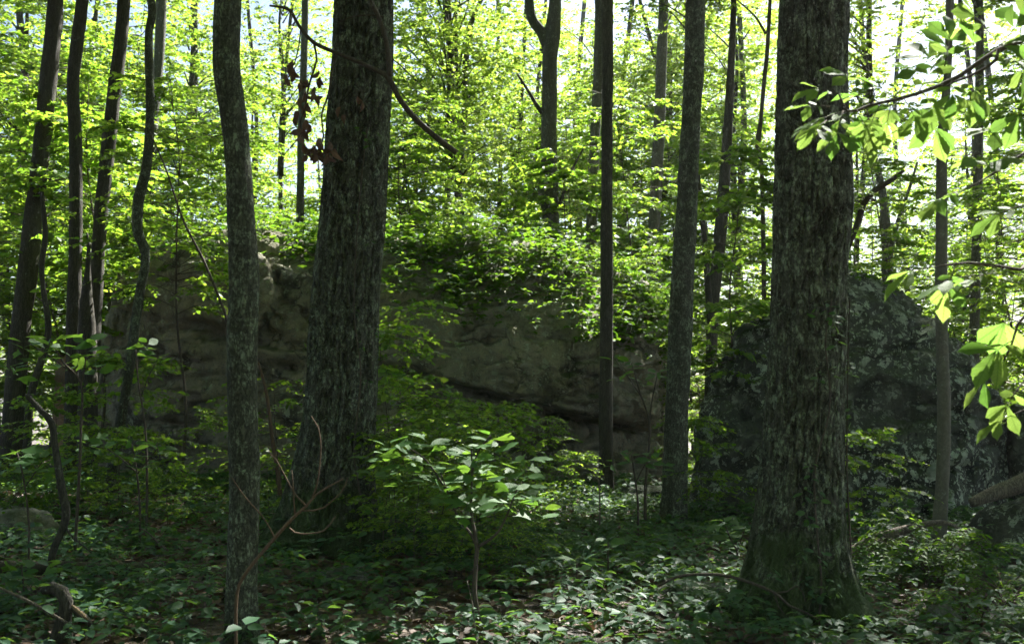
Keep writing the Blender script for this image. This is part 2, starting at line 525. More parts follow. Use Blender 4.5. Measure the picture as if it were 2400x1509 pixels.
def crown_mesh(name, seed, R, H, nclump, nspray, K, size, rc, tmpl, mat, bark, flat=0.5):
    rng = np.random.default_rng(seed)
    g = Geo()
    axis = np.array([[0, 0, -0.3, 0.13], [0.1, 0.05, H * 0.35, 0.09], [-0.1, 0.1, H * 0.7, 0.05], [0.05, 0, H * 0.95, 0.012]])
    g.tube(axis, 8, 1, ds=0.6)
    d = nrm(rng.normal(0, 1, (nclump, 3)))
    rad = rng.uniform(0.15, 1, nclump) ** 0.45
    C = d * rad[:, None] * np.array([R, R, H * 0.5]) + np.array([0, 0, H * 0.52])
    C += rng.normal(0, 0.15 * R, C.shape) * np.array([1, 1, 0.4])
    for c in C[::3]:
        rr = math.hypot(c[0], c[1])
        z0 = max(-0.1, c[2] - 0.55 * rr - 0.3)
        mid = np.array([c[0] * 0.45, c[1] * 0.45, z0 + (c[2] - z0) * 0.6]) + rng.normal(0, 0.12, 3)
        g.tube([[0, 0, z0, 0.035], [*mid, 0.02], [*c, 0.008]], 5, 1, ds=0.7)
    S = np.repeat(C, nspray, 0)
    off = rng.normal(0, 1, S.shape) * np.array([rc, rc, rc * flat])
    D = unit_dirs(rng, len(S))
    ln = rng.uniform(0.45, 0.95, len(S))
    st = S + off
    g2 = sprays(rng, st, D, ln, K, size, 0.7)
    V, F = leaf_inst(tmpl, *g2)
    g.add(V, None, F, 0)
    spray_twigs(g, st, D, ln)
    return g.mesh(name, [mat, bark])

def sapling_meshes(name, seed, H, R, z0, nbr, nsp, K, size, tmpl, mat, bark, lean=0.25, rtrunk=0.035):
    """understory tree: bending stem and horizontal leafy branches in layers"""
    rng = np.random.default_rng(seed)
    lx, ly = rng.normal(0, lean, 2)
    zz = np.linspace(0, 1, 6)
    wob = rng.normal(0, 0.05 * H / 4, (6, 2)); wob[0] = 0
    path = np.stack([lx * H * 0.3 * zz ** 1.5 + wob[:, 0], ly * H * 0.3 * zz ** 1.5 + wob[:, 1], zz * H - 0.15 * (zz == 0), rtrunk * (1 - 0.85 * zz)], 1)
    pc = catmull(path, 0.12)
    gs = Geo(); gs.tube(pc, 7)
    gl = Geo()
    st, D, ln = [], [], []
    for b in range(nbr):
        f = rng.uniform(z0, 0.98)
        i = min(len(pc) - 1, int(f * (len(pc) - 1)))
        o = pc[i, :3]
        prof = R * (0.45 + 0.75 * math.sin(math.pi * min(1, (f - z0) / (1.05 - z0)) ** 0.8 * 0.9 + 0.25)) * rng.uniform(0.6, 1.1)
        a = rng.uniform(0, 2 * np.pi)
        dr = nrm(np.array([math.cos(a), math.sin(a), rng.uniform(0.05, 0.45)]))
        e = o + dr * prof; e[2] -= 0.12 * prof
        mid = (o + e) / 2 + np.array([0, 0, 0.08 * prof])
        gl.tube([[*o, rtrunk * 0.32], [*mid, rtrunk * 0.22], [*e, 0.002]], 4, 1, ds=0.35)
        for s in range(nsp):
            t = rng.uniform(0.25, 1.0)
            q = (1 - t) ** 2 * o + 2 * t * (1 - t) * mid + t * t * e
            sd = rng.choice([-1, 1]) * rng.uniform(0.3, 1.1)
            dd = np.array([dr[0] * math.cos(sd) - dr[1] * math.sin(sd), dr[0] * math.sin(sd) + dr[1] * math.cos(sd), rng.uniform(-0.2, 0.12)])
            st.append(q); D.append(nrm(dd)); ln.append(rng.uniform(0.3, 0.65) * min(1.2, 0.5 + 0.35 * R))
    st, D, ln = np.array(st), np.array(D), np.array(ln)
    V, F = leaf_inst(tmpl, *sprays(rng, st, D, ln, K, size, 0.58))
    gl.add(V, None, F, 0)
    spray_twigs(gl, st, D, ln, 0.0035)
    return gs.mesh(name + '_stem', bark), gl.mesh(name + '_foliage', [mat, bark])

# ------------------------------------------------------------------ ground
def build_ground():
    u = np.linspace(-1, 1, 261)
    xs = np.sinh(u * 5.2) / math.sinh(5.2) * 400
    v = np.linspace(-0.62, 1, 281)
    ys = 9 + np.sinh(v * 5.0) / math.sinh(5.0) * 420
    X, Y = np.meshgrid(xs, ys)
    Z = ground_z(X.ravel(), Y.ravel())
    V = np.stack([X.ravel(), Y.ravel(), Z], 1)
    nx, ny = len(xs), len(ys)
    i = np.arange(ny - 1)[:, None] * nx + np.arange(nx - 1)[None]
    Q = np.stack([i, i + 1, i + nx + 1, i + nx], -1).reshape(-1, 4)
    me = Geo().add(V, Q).mesh('ground', M_SOIL)
    obj('ground', me, kind='structure', label='dark forest floor of soil under the leaf litter', category='ground')
build_ground()

# ------------------------------------------------------------------ boulders
def interp_rows(tab, x):
    tab = np.array(tab, float)
    return np.interp(x, tab[:, 0], tab[:, 1])

def rowz(row, d):
    b = (CY - row) / FPX
    cp, sp = math.cos(PITCH), math.sin(PITCH)
    return CAMZ + (sp + b * cp) / (cp - b * sp) * d

def build_boulder(name, label, mat, D, ridge, lip, thick, nu, nv, amp, seed, face_fn=None, undercut=0.3, cracks=(), endpow=5, endback=2.0, group=None):
    """boulder built from its ridge line and the top edge of its near face (each given as sight-line rows, at distance D)"""
    x0, x1 = ridge[0][0], ridge[-1][0]
    tu = 0.5 - 0.5 * np.cos(np.linspace(0, np.pi, nu))
    tu = 0.5 * tu + 0.5 * np.linspace(0, 1, nu)
    px = x0 + tu * (x1 - x0)
    X = (px - CX) / FPX * D
    t = np.abs(tu * 2 - 1)
    back = endback * t ** endpow
    zl = np.array([rowz(r, D + 0.3 + b) for r, b in zip(interp_rows(lip, px), back)])
    zr = np.array([rowz(r, D + 0.3 + thick * 0.45 + b * 0.6) for r, b in zip(interp_rows(ridge, px), back)])
    g0 = ground_z(X, np.full_like(X, D)) - 0.35
    zl = np.maximum(zl, g0 + 0.25); zr = np.maximum(zr, zl + 0.02)
    # profile control points (depth offset, height)
    prof_d = [undercut, undercut * 0.55, 0.0, 0.08, 0.3, thick * 0.45, thick * 0.75, thick, thick]
    prof_h = [g0, g0 + 0.3 * (zl - g0), g0 + 0.62 * (zl - g0), g0 + 0.9 * (zl - g0), zl, zr, zr - 0.12 * (zr - g0), g0 + 0.5 * (zr - g0), g0]
    sv = np.array([0, 0.16, 0.33, 0.48, 0.54, 0.72, 0.82, 0.92, 1.0])
    vv = np.linspace(0, 1, nv)
    dep = np.interp(vv, sv, prof_d)
    V = np.zeros((nu, nv, 3))
    shrink = 1 - 0.75 * t ** (endpow + 1)
    for i in range(nu):
        V[i, :, 0] = X[i]
        V[i, :, 1] = D + back[i] + dep * shrink[i]
        V[i, :, 2] = np.interp(vv, sv, [p[i] for p in prof_h])
    # soften the profile
    for _ in range(3):
        V[:, 1:-1] = 0.25 * V[:, :-2] + 0.5 * V[:, 1:-1] + 0.25 * V[:, 2:]
        V[1:-1] = 0.25 * V[:-2] + 0.5 * V[1:-1] + 0.25 * V[2:]
    # keep perspective: widen x with depth
    V[:, :, 0] *= (V[:, :, 1] / D)
    W = V.reshape(-1, 3).copy()
    if face_fn is not None:
        W = face_fn(W, D)
    # normals from the smooth grid
    G = W.reshape(nu, nv, 3)
    nn = nrm(np.cross(np.gradient(G, axis=1), np.gradient(G, axis=0)))
    nn = nn.reshape(-1, 3)
    if nn[(nu // 2) * nv + nv // 4][1] > 0:
        nn = -nn
    s = seed * 3.7
    bed = W * np.array([0.8, 0.8, 1.9]) + s
    n1 = fbm(W * 0.75 + s, 3)
    n2 = fbm(bed * 1.7, 4, 0.55)
    n3 = fbm(W * 7.0 + s, 3, 0.6)
    rid = 1 - np.abs(fbm(bed * np.array([0.9, 0.9, 1.3]) + 9, 3)) * 2.6
    pit = np.clip(fbm(W * np.array([3.0, 3.0, 4.5]) + 31, 3) - 0.18, 0, 1)
    fr = np.random.default_rng(seed + 900)
    fac = 0
    for (cnt, ah, ag, an) in ((46, 0.22, 0.35, (1.0, 1.0, 1.5)), (420, 0.07, 0.3, (1.0, 1.0, 1.8))):
        ctr = W[fr.integers(0, len(W), cnt)]
        Wa = (W + 0.1 * np.stack([fbm(W * 1.5 + 5, 2), fbm(W * 1.5 + 15, 2), fbm(W * 1.5 + 25, 2)], 1)) * np.array(an)
        idx = np.zeros(len(W), int)
        for c0_ in range(0, len(W), 8000):
            d2 = ((Wa[c0_:c0_ + 8000, None, :] - (ctr * np.array(an))[None]) ** 2).sum(2)
            idx[c0_:c0_ + 8000] = d2.argmin(1)
        hh = fr.normal(0, ah, cnt); gg = fr.normal(0, ag, (cnt, 3))
        fac = fac + hh[idx] + (gg[idx] * (W - ctr[idx])).sum(1).clip(-0.6, 0.6)
    n1 = n1 * 0.45
    disp0 = amp * 0.8 * fac
    disp = disp0 + amp * (0.75 * n1 + 0.35 * n2 + 0.16 * n3) - amp * 0.5 * np.clip(rid, 0, 1) ** 5 - amp * 1.2 * pit
    pr = np.stack([CX + W[:, 0] / W[:, 1] * FPX, W[:, 1]], 1)
    for (pts, deep, wd, step) in cracks:
        zc = np.array([rowz(r, D) for r in interp_rows(pts, pr[:, 0])]) + 0.05 * fbm(W * 2.5 + 3, 3)
        dz = W[:, 2] - zc
        on = sstep(pts[0][0] - 30, pts[0][0] + 60, pr[:, 0]) * (1 - sstep(pts[-1][0] - 60, pts[-1][0] + 20, pr[:, 0]))
        front = (W[:, 1] < D + thick * 0.35 + 1.2).astype(float)
        disp -= deep * np.exp(-(dz / wd) ** 2) * on * front
        disp -= step * sstep(0.02, -0.05, dz) * sstep(-1.6, -0.1, dz) * on * front
    W = W + nn * disp[:, None]
    i = np.arange(nu - 1)[:, None] * nv + np.arange(nv - 1)[None]
    Q = np.stack([i, i + nv, i + nv + 1, i + 1], -1).reshape(-1, 4)
    # end caps
    g = Geo()
    org = np.array([X.mean(), D + thick * 0.4, gz(X.mean(), D)])
    for row, flip in ((0, False), (nu - 1, True)):
        pass
    c0 = W[:nv].mean(0); c1 = W[-nv:].mean(0)
    W2 = np.vstack([W, c0, c1])
    k = np.arange(nv - 1)
    T0 = np.stack([k, k + 1, np.full(nv - 1, len(W))], 1)
    e = (nu - 1) * nv
    T1 = np.stack([e + k + 1, e + k, np.full(nv - 1, len(W) + 1)], 1)
    g.add(W2, Q, np.vstack([T0, T1]))
    me = g.mesh(name, mat, org)
    o = obj(name, me, None, tuple(org), label=label, category='boulder')
    if group: o['group'] = group
    return o, W.reshape(nu, nv, 3), nn.reshape(nu, nv, 3)

ridgeA = [(222, 1130), (226, 900), (236, 690), (300, 640), (350, 590), (420, 560), (520, 548), (640, 545), (800, 548), (1000, 562), (1150, 575), (1300, 595), (1400, 622), (1500, 660), (1552, 730), (1575, 850), (1590, 1130)]
lipA = [(222, 1135), (226, 905), (236, 695), (300, 648), (350, 600), (420, 575), (520, 580), (640, 610), (800, 650), (950, 690), (1100, 712), (1250, 735), (1400, 768), (1500, 802), (1560, 860), (1585, 1000), (1590, 1135)]
boulderA, GA, NA_ = build_boulder('sandstone_boulder', 'huge tan sandstone boulder topped with green vines, filling the middle distance', M_ROCK_A, 16.3, ridgeA, lipA, 4.6, 300, 170, 0.3, 1,
    cracks=[([(860, 850), (1000, 885), (1200, 945), (1330, 975), (1570, 1022)], 0.4, 0.07, 0.45), ([(330, 640), (420, 650), (520, 640)], 0.1, 0.04, 0.06),
            ([(470, 775), (560, 800), (620, 800)], 0.2, 0.06, 0.1), ([(250, 855), (330, 870), (420, 890)], 0.12, 0.05, 0.1), ([(300, 985), (450, 1000), (640, 985)], 0.12, 0.05, 0.12)], endback=2.6)
ridgeB = [(1606, 1200), (1616, 1060), (1634, 925), (1660, 862), (1700, 832), (1722, 775), (1790, 716), (1890, 662), (1985, 632), (2060, 650), (2130, 692), (2190, 755), (2255, 822), (2320, 872), (2344, 935), (2352, 1060), (2356, 1200)]
lipB = [(a, b + 26) for a, b in ridgeB]
def faceB(W, D):
    px = CX + W[:, 0] / W[:, 1] * FPX
    row = CY - (W[:, 2] - CAMZ) / W[:, 1] * FPX + 163
    line = np.interp(row, [860, 1150], [2330, 2225])
    W = W.copy()
    y0 = W[:, 1].copy()
    W[:, 1] += np.clip((px - line) / FPX * D, 0, 2) * 1.3 + 0.32 * np.clip(W[:, 2], 0, 5)
    k = W[:, 1] / y0
    W[:, 0] *= k
    W[:, 2] = np.where(W[:, 2] > 0.3, CAMZ + (W[:, 2] - CAMZ) * k, W[:, 2])
    return W
boulderB, GB, NB_ = build_boulder('lichen_boulder', 'dark peaked boulder spotted with pale lichen behind the largest oak', M_ROCK_B, 12.3, ridgeB, lipB, 3.2, 220, 140, 0.22, 2, face_fn=faceB,
    cracks=[([(1625, 905), (1700, 900), (1810, 860)], 0.12, 0.05, 0.08), ([(1640, 1130), (1720, 1080), (1800, 1000)], 0.14, 0.06, 0.1)], endback=0.6, endpow=5, undercut=-0.15)
ridgeC = [(2335, 1210), (2345, 1000), (2365, 945), (2400, 935), (2460, 950), (2520, 1010), (2560, 1200)]
build_boulder('side_boulder', 'dark low boulder at the right edge behind the peaked one', M_ROCK_B, 13.6, ridgeC, [(a, b + 20) for a, b in ridgeC], 2.2, 70, 70, 0.16, 3, endback=0.8, undercut=0.05)
ridgeD = [(128, 1080), (132, 900), (142, 825), (165, 800), (200, 790), (250, 800), (300, 900), (310, 1080)]
build_boulder('orange_boulder', 'narrow sunlit orange sandstone boulder glimpsed behind the left tree trunks', M_ROCK_D, 21.5, ridgeD, [(a, b + 12) for a, b in ridgeD], 2.0, 60, 60, 0.12, 4, endback=0.7, undercut=0.05)

def stone(px, py, w, h, label, mat=None, seed=0, deep=0.8, d=None):
    """stone bedded in the ground, px/py = centre of its foot"""
    b = hit(px, py) if d is None else P(px, py, d)
    b[2] = gz(b[0], b[1])
    W_, H_ = w * b[1] / FPX / 2, h * b[1] / FPX
    n, k = 40, 26
    th = np.linspace(0, 2 * np.pi, n, endpoint=False)
    ph = np.linspace(-0.9, np.pi / 2, k)
    TH, PH = np.meshgrid(th, ph)
    D = np.stack([np.cos(TH) * np.cos(PH), np.sin(TH) * np.cos(PH), np.sin(PH)], -1).reshape(-1, 3)
    sq = np.sign(D) * np.abs(D) ** 0.75
    r = 1 + 0.28 * fbm(D * 1.3 + seed * 5.1, 3) + 0.05 * fbm(D * 6 + seed, 3)
    V = sq * r[:, None] * np.array([W_, W_ * deep, H_])
    i = np.arange(k - 1)[:, None] * n
    j = np.arange(n)[None]; j2 = (j + 1) % n
    Q = np.stack([i + j, i + j2, i + n + j2, i + n + j], -1).reshape(-1, 4)
    me = Geo().add(V, Q).mesh('stone', mat or M_ROCK_C)
    return obj('stone', me, None, tuple(b + np.array([0, 0, -0.04])), label=label, category='stone')

stone(35, 1275, 200, 90, 'pale green lichened stone at the left edge among leaves', M_ROCK_C, 1)
stone(800, 1362, 130, 42, 'pale rounded stone just beside the foot of the left oak', M_ROCK_C, 2, 0.6)
stone(1630, 1408, 180, 48, 'low grey stone left of the foot of the largest oak', M_ROCK_B, 3)
stone(2208, 1472, 75, 60, 'small pale angular stone right of the largest oak foot', M_ROCK_C, 4)
stone(2372, 1470, 120, 62, 'grey stone in the litter at the lower right corner', M_ROCK_C, 5)
stone(2385, 1300, 190, 138, 'mossy stone propping the fallen log at the right edge', M_ROCK_B, 6, 0.8, 9.7)
stone(1520, 1185, 150, 50, 'dark stone at the foot of the vine-topped boulder, between two trunks', M_ROCK_B, 7)

# ------------------------------------------------------------------ trees
CROWNS = [crown_mesh('canopy_crown_%d' % k, 100 + k, 3.4, 7.5, 90, 14, 16, 0.15, 0.5, T_RHOMB, M_LEAF_CANOPY, M_BARK_DARK) for k in range(3)]
LOOSE = [crown_mesh('loose_crown_%d' % k, 140 + k, 2.6, 8.0, 70, 9, 13, 0.145, 0.55, T_RHOMB, M_LEAF_CANOPY, M_BARK_DARK, 0.4) for k in range(3)]

def bark_disp(kind, seed):
    def f(TH, AR, R, C):
        n = TH.size
        Z = np.repeat(C[:, 2][:, None], TH.shape[1], 1)
        q = np.stack([np.cos(TH) * R, np.sin(TH) * R, Z], -1).reshape(-1, 3)
        if kind == 'oak':
            a = fbm(q * np.array([24, 24, 4.6]) + seed, 3, 0.5)
            b = fbm(q * np.array([60, 60, 14]) + seed, 2)
            fur = 1 - sstep(0.02, 0.12, np.abs(a))
            d = 0.006 * b - 0.045 * fur + 0.025 * fbm(q * np.array([2.5, 2.5, 1.2]) + seed, 2)
        else:
            d = (0.1 * fbm(q * np.array([4, 4, 2.0]) + seed, 3) + 0.05 * fbm(q * np.array([25, 25, 5]) + seed, 2)) * R.ravel()
        return d.reshape(TH.shape)
    return f

def tree(name, label, trace, d=None, bark=None, top=13.0, kind='plain', S=28, ds=0.06, crown=0, crown_scale=1.0, crown_z=None, flare=0.0, foot=True, group=None, dtop=0.0, rtop=0.35, buttress=()):
    """trace: (px, row, width px) from top to foot; the trunk goes on above the frame to `top` metres"""
    if d is None:
        b = hit(trace[-1][0], trace[-1][1]); d = b[1]
    pts = []
    for (px, py, w) in trace[::-1]:
        p = P(px, py, d)
        pts.append([p[0], p[1], p[2], w / 2 * np.linalg.norm(ray(px, py)) * d / FPX / np.linalg.norm(ray(px, py))])
    base = np.array(pts[0])
    gb = gz(base[0], base[1])
    if pts[0][2] > gb + 0.05:          # carry the trunk down to the ground
        lean = (np.array(pts[0][:3]) - np.array(pts[min(2, len(pts) - 1)][:3])); lean = lean / abs(lean[2] + 1e-6)
        dz = pts[0][2] - gb + 0.25
        pts.insert(0, [pts[0][0] + lean[0] * dz * 0.5, pts[0][1], gb - 0.25, pts[0][3] * 1.12])
    else:
        pts.insert(0, [pts[0][0], pts[0][1], gb - 0.35, pts[0][3] * 1.05])
    ztop = pts[-1][2]
    if top > ztop + 0.5:
        a, b_ = np.array(pts[-2]), np.array(pts[-1])
        sl = (b_ - a)[:2] / max(0.3, (b_ - a)[2])
        sl = np.clip(sl, -0.15, 0.15)
        for f in (0.25, 0.55, 1.0):
            z = ztop + (top - ztop) * f
            pts.append([b_[0] + sl[0] * (z - ztop) * (1 - 0.3 * f), b_[1] + sl[1] * (z - ztop), z, b_[3] * (1 - (1 - rtop) * f)])
    path = catmull(np.array(pts), ds)
    bx, by = path[0][0], path[0][1]
    org = np.array([bx, by, gz(bx, by)])
    base_disp = bark_disp(kind, abs(hash(label)) % 1000 * 0.37 if False else (len(label) * 1.7 + trace[0][0] * 0.013))
    def disp(TH, AR, R, C):
        dd = base_disp(TH, AR, R, C)
        if flare > 0:
            hgt = np.maximum(C[:, 2] - org[2], 0)[:, None]
            lob = 0.55 + 0.45 * np.cos(5 * TH + 1.0 + trace[0][0]) + 0.35 * np.cos(3 * TH + 0.4)
            dd = dd + flare * np.exp(-hgt / 0.32) * np.clip(lob, 0, 2)
            for (ang, amt, hh) in buttress:
                dd = dd + amt * np.exp(-(hgt / hh) ** 1.2) * np.exp(-((np.mod(TH - ang + np.pi, 2 * np.pi) - np.pi) / 0.5) ** 2)
        return dd
    V, Q, T = tube(path, S, disp)
    root = thing(name, tuple(org), label, 'tree', group)
    me = Geo().add(V, Q, T).mesh(name + '_trunk', bark or M_BARK_DARK, org)
    obj('trunk', me, root)
    if crown is not None:
        cm = CROWNS[crown % 3] if crown < 10 else LOOSE[crown % 3]
        tip = path[-1][:3]
        H = 7.5 * crown_scale
        zc = (tip[2] - H * 0.35) if crown_z is None else crown_z
        # put crown where the trunk passes
        k = np.argmin(np.abs(path[:, 2] - zc))
        c = obj('crown', cm, root, tuple(path[k][:3] - org))
        c.rotation_euler = (0, 0, (trace[0][0] * 1.37) % 6.28)
        c.scale = (crown_scale,) * 3
    return root, org, path

def limb(root, org, pts, bark=None, S=8, name='branch', ds=0.05):
    me = Geo().tube(np.array(pts), S, ds=ds).mesh(name, bark or M_TWIG, org)
    return obj(name, me, root)

def trace_pts(tr, d):
    """(px, row, width px[, distance]) to world path"""
    out = []
    for t in tr:
        dd = t[3] if len(t) > 3 else d
        p = P(t[0], t[1], dd)
        out.append([p[0], p[1], p[2], t[2] / 2 * dd / FPX])
    return out

# the two oaks and the slim tree in front
oakL, oL, pL = tree('oak_tree', 'broad furrowed oak trunk left of centre with a crooked bare branch across it',
    [(852, -20, 138), (848, 167, 145), (838, 300, 147), (826, 500, 154), (812, 667, 158), (805, 833, 166), (794, 1000, 172), (785, 1100, 176), (778, 1200, 182), (772, 1300, 196)],
    bark=M_OAK, top=15, kind='oak', S=176, ds=0.022, crown=0, crown_scale=1.2, crown_z=10.0, flare=0.13, buttress=((3.3, 0.36, 0.42), (5.3, 0.16, 0.3), (0.3, 0.1, 0.3)))
oakR, oR, pR = tree('oak_tree', 'largest oak trunk, right of centre, mossy at its wide foot',
    [(1907, -20, 162), (1905, 167, 166), (1903, 333, 172), (1902, 500, 178), (1897, 667, 177), (1894, 833, 180), (1885, 1000, 188), (1878, 1150, 194), (1874, 1250, 204), (1870, 1350, 214), (1866, 1455, 224)],
    bark=M_OAK, top=15, kind='oak', S=176, ds=0.022, crown=1, crown_scale=1.0, crown_z=11.5, flare=0.15, buttress=((3.6, 0.24, 0.3), (5.7, 0.22, 0.28), (4.7, 0.12, 0.2)))
slim, oS, pS = tree('slim_tree', 'slim grey tree with a bend at the top, nearest trunk to the viewer',
    [(534, -20, 64), (531, 80, 63), (532, 167, 62), (545, 260, 61), (553, 320, 60), (560, 420, 61), (565, 500, 62), (570, 600, 65), (572, 690, 68), (568, 800, 68), (568, 900, 66), (570, 1000, 66), (573, 1100, 66), (572, 1200, 67), (569, 1300, 69), (567, 1400, 70), (568, 1520, 74)],
    d=6.0, bark=M_BARK_LICHEN, top=11, S=72, ds=0.03, crown=2, crown_scale=0.8, crown_z=7.5, flare=0.02)
t4, o4, p4 = tree('lichen_tree', 'straight lichened grey trunk between the two boulders',
    [(1630, -20, 46), (1626, 167, 47), (1617, 333, 47), (1609, 500, 50), (1599, 667, 54), (1592, 833, 54), (1585, 1000, 54), (1581, 1150, 56), (1578, 1242, 62)],
    bark=M_BARK_LICHEN, top=13.5, S=60, ds=0.035, crown=0, crown_scale=1.0, crown_z=9.2, flare=0.04)
t5, o5, p5 = tree('dark_slender_tree', 'straight dark slender trunk in front of the vine-topped boulder',
    [(1423, -20, 28), (1423, 300, 27), (1422, 500, 28), (1421, 833, 31), (1420, 1000, 32), (1421, 1165, 34)],
    bark=M_BARK_DARK, top=13, S=40, ds=0.05, crown=1, crown_scale=0.5, crown_z=10.5, flare=0.02)
t11, o11, p11 = tree('smooth_tree', 'thin smooth grey trunk in front of the peaked boulder, near the right edge',
    [(2227, -20, 18), (2221, 170, 18), (2208, 330, 24), (2207, 500, 25), (2206, 667, 27), (2208, 833, 27), (2212, 920, 29), (2212, 1000, 30), (2210, 1110, 29), (2198, 1295, 33)],
    bark=M_BARK_SMOOTH, top=7.6, S=36, ds=0.05, crown=11, crown_scale=0.3, crown_z=6.0, flare=0.01)

# trees on the left
tree('leaning_tree', 'dark leaning trunk at the far left, leftmost of the tall trunks',
    [(132, -20, 36), (123, 100, 37), (115, 170, 40), (106, 260, 38), (99, 330, 38), (89, 430, 39), (78, 500, 40), (70, 600, 46), (56, 700, 42), (46, 800, 45), (37, 900, 46), (26, 1050, 48)],
    d=17.0, bark=M_BARK_DARK, top=14, S=32, crown=2, crown_scale=1.0, crown_z=10.0)
tree('mossy_trunk_tree', 'straight dark trunk second from the left, beside a broken snag',
    [(196, -20, 28), (181, 100, 29), (171, 200, 28), (177, 330, 29), (178, 430, 30), (177, 600, 30), (174, 700, 32), (172, 850, 35), (168, 1000, 34), (166, 1085, 38)],
    d=15.4, bark=M_BARK_DARK, top=13, S=32, crown=0, crown_scale=0.9, crown_z=9.2)
tree('leaning_tree', 'dark trunk leaning right, just behind the broken snag at left',
    [(292, -20, 30), (283, 100, 30), (270, 200, 31), (259, 300, 32), (248, 400, 32), (237, 500, 32), (230, 600, 31), (222, 700, 36), (214, 850, 36), (206, 1000, 38), (202, 1095, 40)],
    d=15.9, bark=M_BARK_DARK, top=14, S=32, crown=1, crown_scale=0.9, crown_z=9.6)
t19, o19, p19 = tree('crooked_tree', 'crooked thin trunk winding up in front of the left end of the tan boulder',
    [(352, -20, 19), (357, 30, 20), (349, 80, 19), (350, 170, 20), (352, 250, 20), (349, 330, 21), (342, 400, 23), (325, 470, 25), (323, 540, 24), (339, 585, 22), (340, 625, 21), (329, 680, 22), (319, 750, 22), (308, 830, 22), (298, 900, 21), (281, 1000, 23), (263, 1100, 23), (254, 1182, 24)],
    bark=M_BARK_LICHEN, top=10.5, S=30, ds=0.04, crown=12, crown_scale=0.65, crown_z=7.2)
tree('far_tree', 'grey double-stemmed trunk high behind the crooked thin trunk',
    [(379, -20, 25), (374, 120, 24), (362, 250, 23), (352, 400, 24), (340, 600, 26), (330, 900, 28)], d=24.0, bark=M_BARK_GREY, top=15, crown=10, crown_scale=0.5, crown_z=11.5, S=20, ds=0.15)
tree('far_tree', 'thin pale trunk seen against the sky left of the left oak',
    [(716, -20, 16), (712, 150, 17), (706, 300, 17), (704, 480, 18), (702, 700, 19), (700, 900, 20)], d=25.0, bark=M_BARK_GREY, top=15, crown=11, crown_scale=0.4, crown_z=12.5, S=16, ds=0.2)
# trees behind the tan boulder
t6, o6, p6 = tree('forked_tree', 'forked trunk rising behind the middle of the vine-topped boulder',
    [(1303, -20, 28), (1300, 30, 31), (1293, 90, 40), (1288, 140, 36), (1288, 220, 36), (1286, 300, 37), (1287, 400, 40), (1284, 445, 48), (1290, 500, 40), (1292, 600, 44), (1294, 750, 46), (1295, 900, 50)],
    d=22.0, bark=M_BARK_GREY, top=14.5, S=36, ds=0.08, crown=2, crown_scale=0.75, crown_z=13.6)
limb(t6, o6, trace_pts([(1282, 110, 26), (1268, 75, 25), (1247, 45, 24), (1240, 0, 22), (1242, -60, 20), (1236, -160, 15)], 22.0), M_BARK_GREY, 16)
limb(t6, o6, trace_pts([(1270, 265, 10), (1256, 245, 10), (1243, 222, 8), (1228, 198, 6), (1212, 174, 5)], 21.9), M_BARK_DARK, 8, 'dead_branch')
limb(t6, o6, trace_pts([(1312, 480, 8), (1325, 440, 7), (1345, 390, 6), (1368, 348, 4)], 21.9), M_BARK_DARK, 8, 'dead_branch')
tree('far_tree', 'grey trunk just right of the forked one, behind the boulder',
    [(1406, -20, 22), (1402, 170, 24), (1394, 330, 24), (1387, 500, 27), (1384, 700, 28), (1382, 900, 30)], d=23.5, bark=M_BARK_GREY, top=15, crown=10, crown_scale=0.7, crown_z=13.6, S=20, ds=0.15)
tree('far_tree', 'dim trunk behind the boulder midway between the straight dark and the lichened trunks',
    [(1556, -20, 22), (1548, 210, 26), (1540, 400, 28), (1532, 550, 28), (1526, 700, 30), (1522, 900, 32)], d=24.5, bark=M_BARK_GREY, top=15, crown=12, crown_scale=0.7, crown_z=13.6, S=20, ds=0.15)
tree('far_tree', 'short dark trunk crossing a thinner one, right of the lichened trunk',
    [(1712, 180, 18), (1704, 330, 24), (1692, 500, 30), (1681, 620, 28), (1670, 760, 26), (1664, 950, 28)], d=19.0, bark=M_BARK_DARK, top=11, crown=0, crown_scale=0.7, crown_z=9.6, S=20, ds=0.12)
tree('thin_tree', 'thin bent stem crossing the short dark trunk, right of the lichened trunk',
    [(1630, 300, 9), (1636, 420, 11), (1645, 500, 13), (1654, 600, 14), (1664, 740, 16), (1668, 860, 17), (1670, 960, 18)], d=17.5, bark=M_BARK_DARK, top=9, crown=11, crown_scale=0.55, crown_z=7.8, S=14, ds=0.12)
t10, o10, p10 = tree('thin_tree', 'very thin kinked stem rising close left of the largest oak',
    [(1806, -20, 8), (1798, 120, 10), (1790, 200, 10), (1783, 280, 10), (1777, 340, 14), (1785, 400, 11), (1788, 520, 11), (1790, 620, 11), (1791, 740, 12), (1792, 900, 13)], d=15.5, bark=M_TWIG, top=9, crown=12, crown_scale=0.5, crown_z=8.6, S=12, ds=0.08)
limb(t10, o10, trace_pts([(1785, 405, 9), (1770, 385, 8), (1740, 368, 7), (1716, 358, 5)], 15.4), M_TWIG)
limb(t10, o10, trace_pts([(1795, 80, 7), (1770, 40, 5), (1740, 12, 4), (1715, -10, 3)], 15.4), M_TWIG)
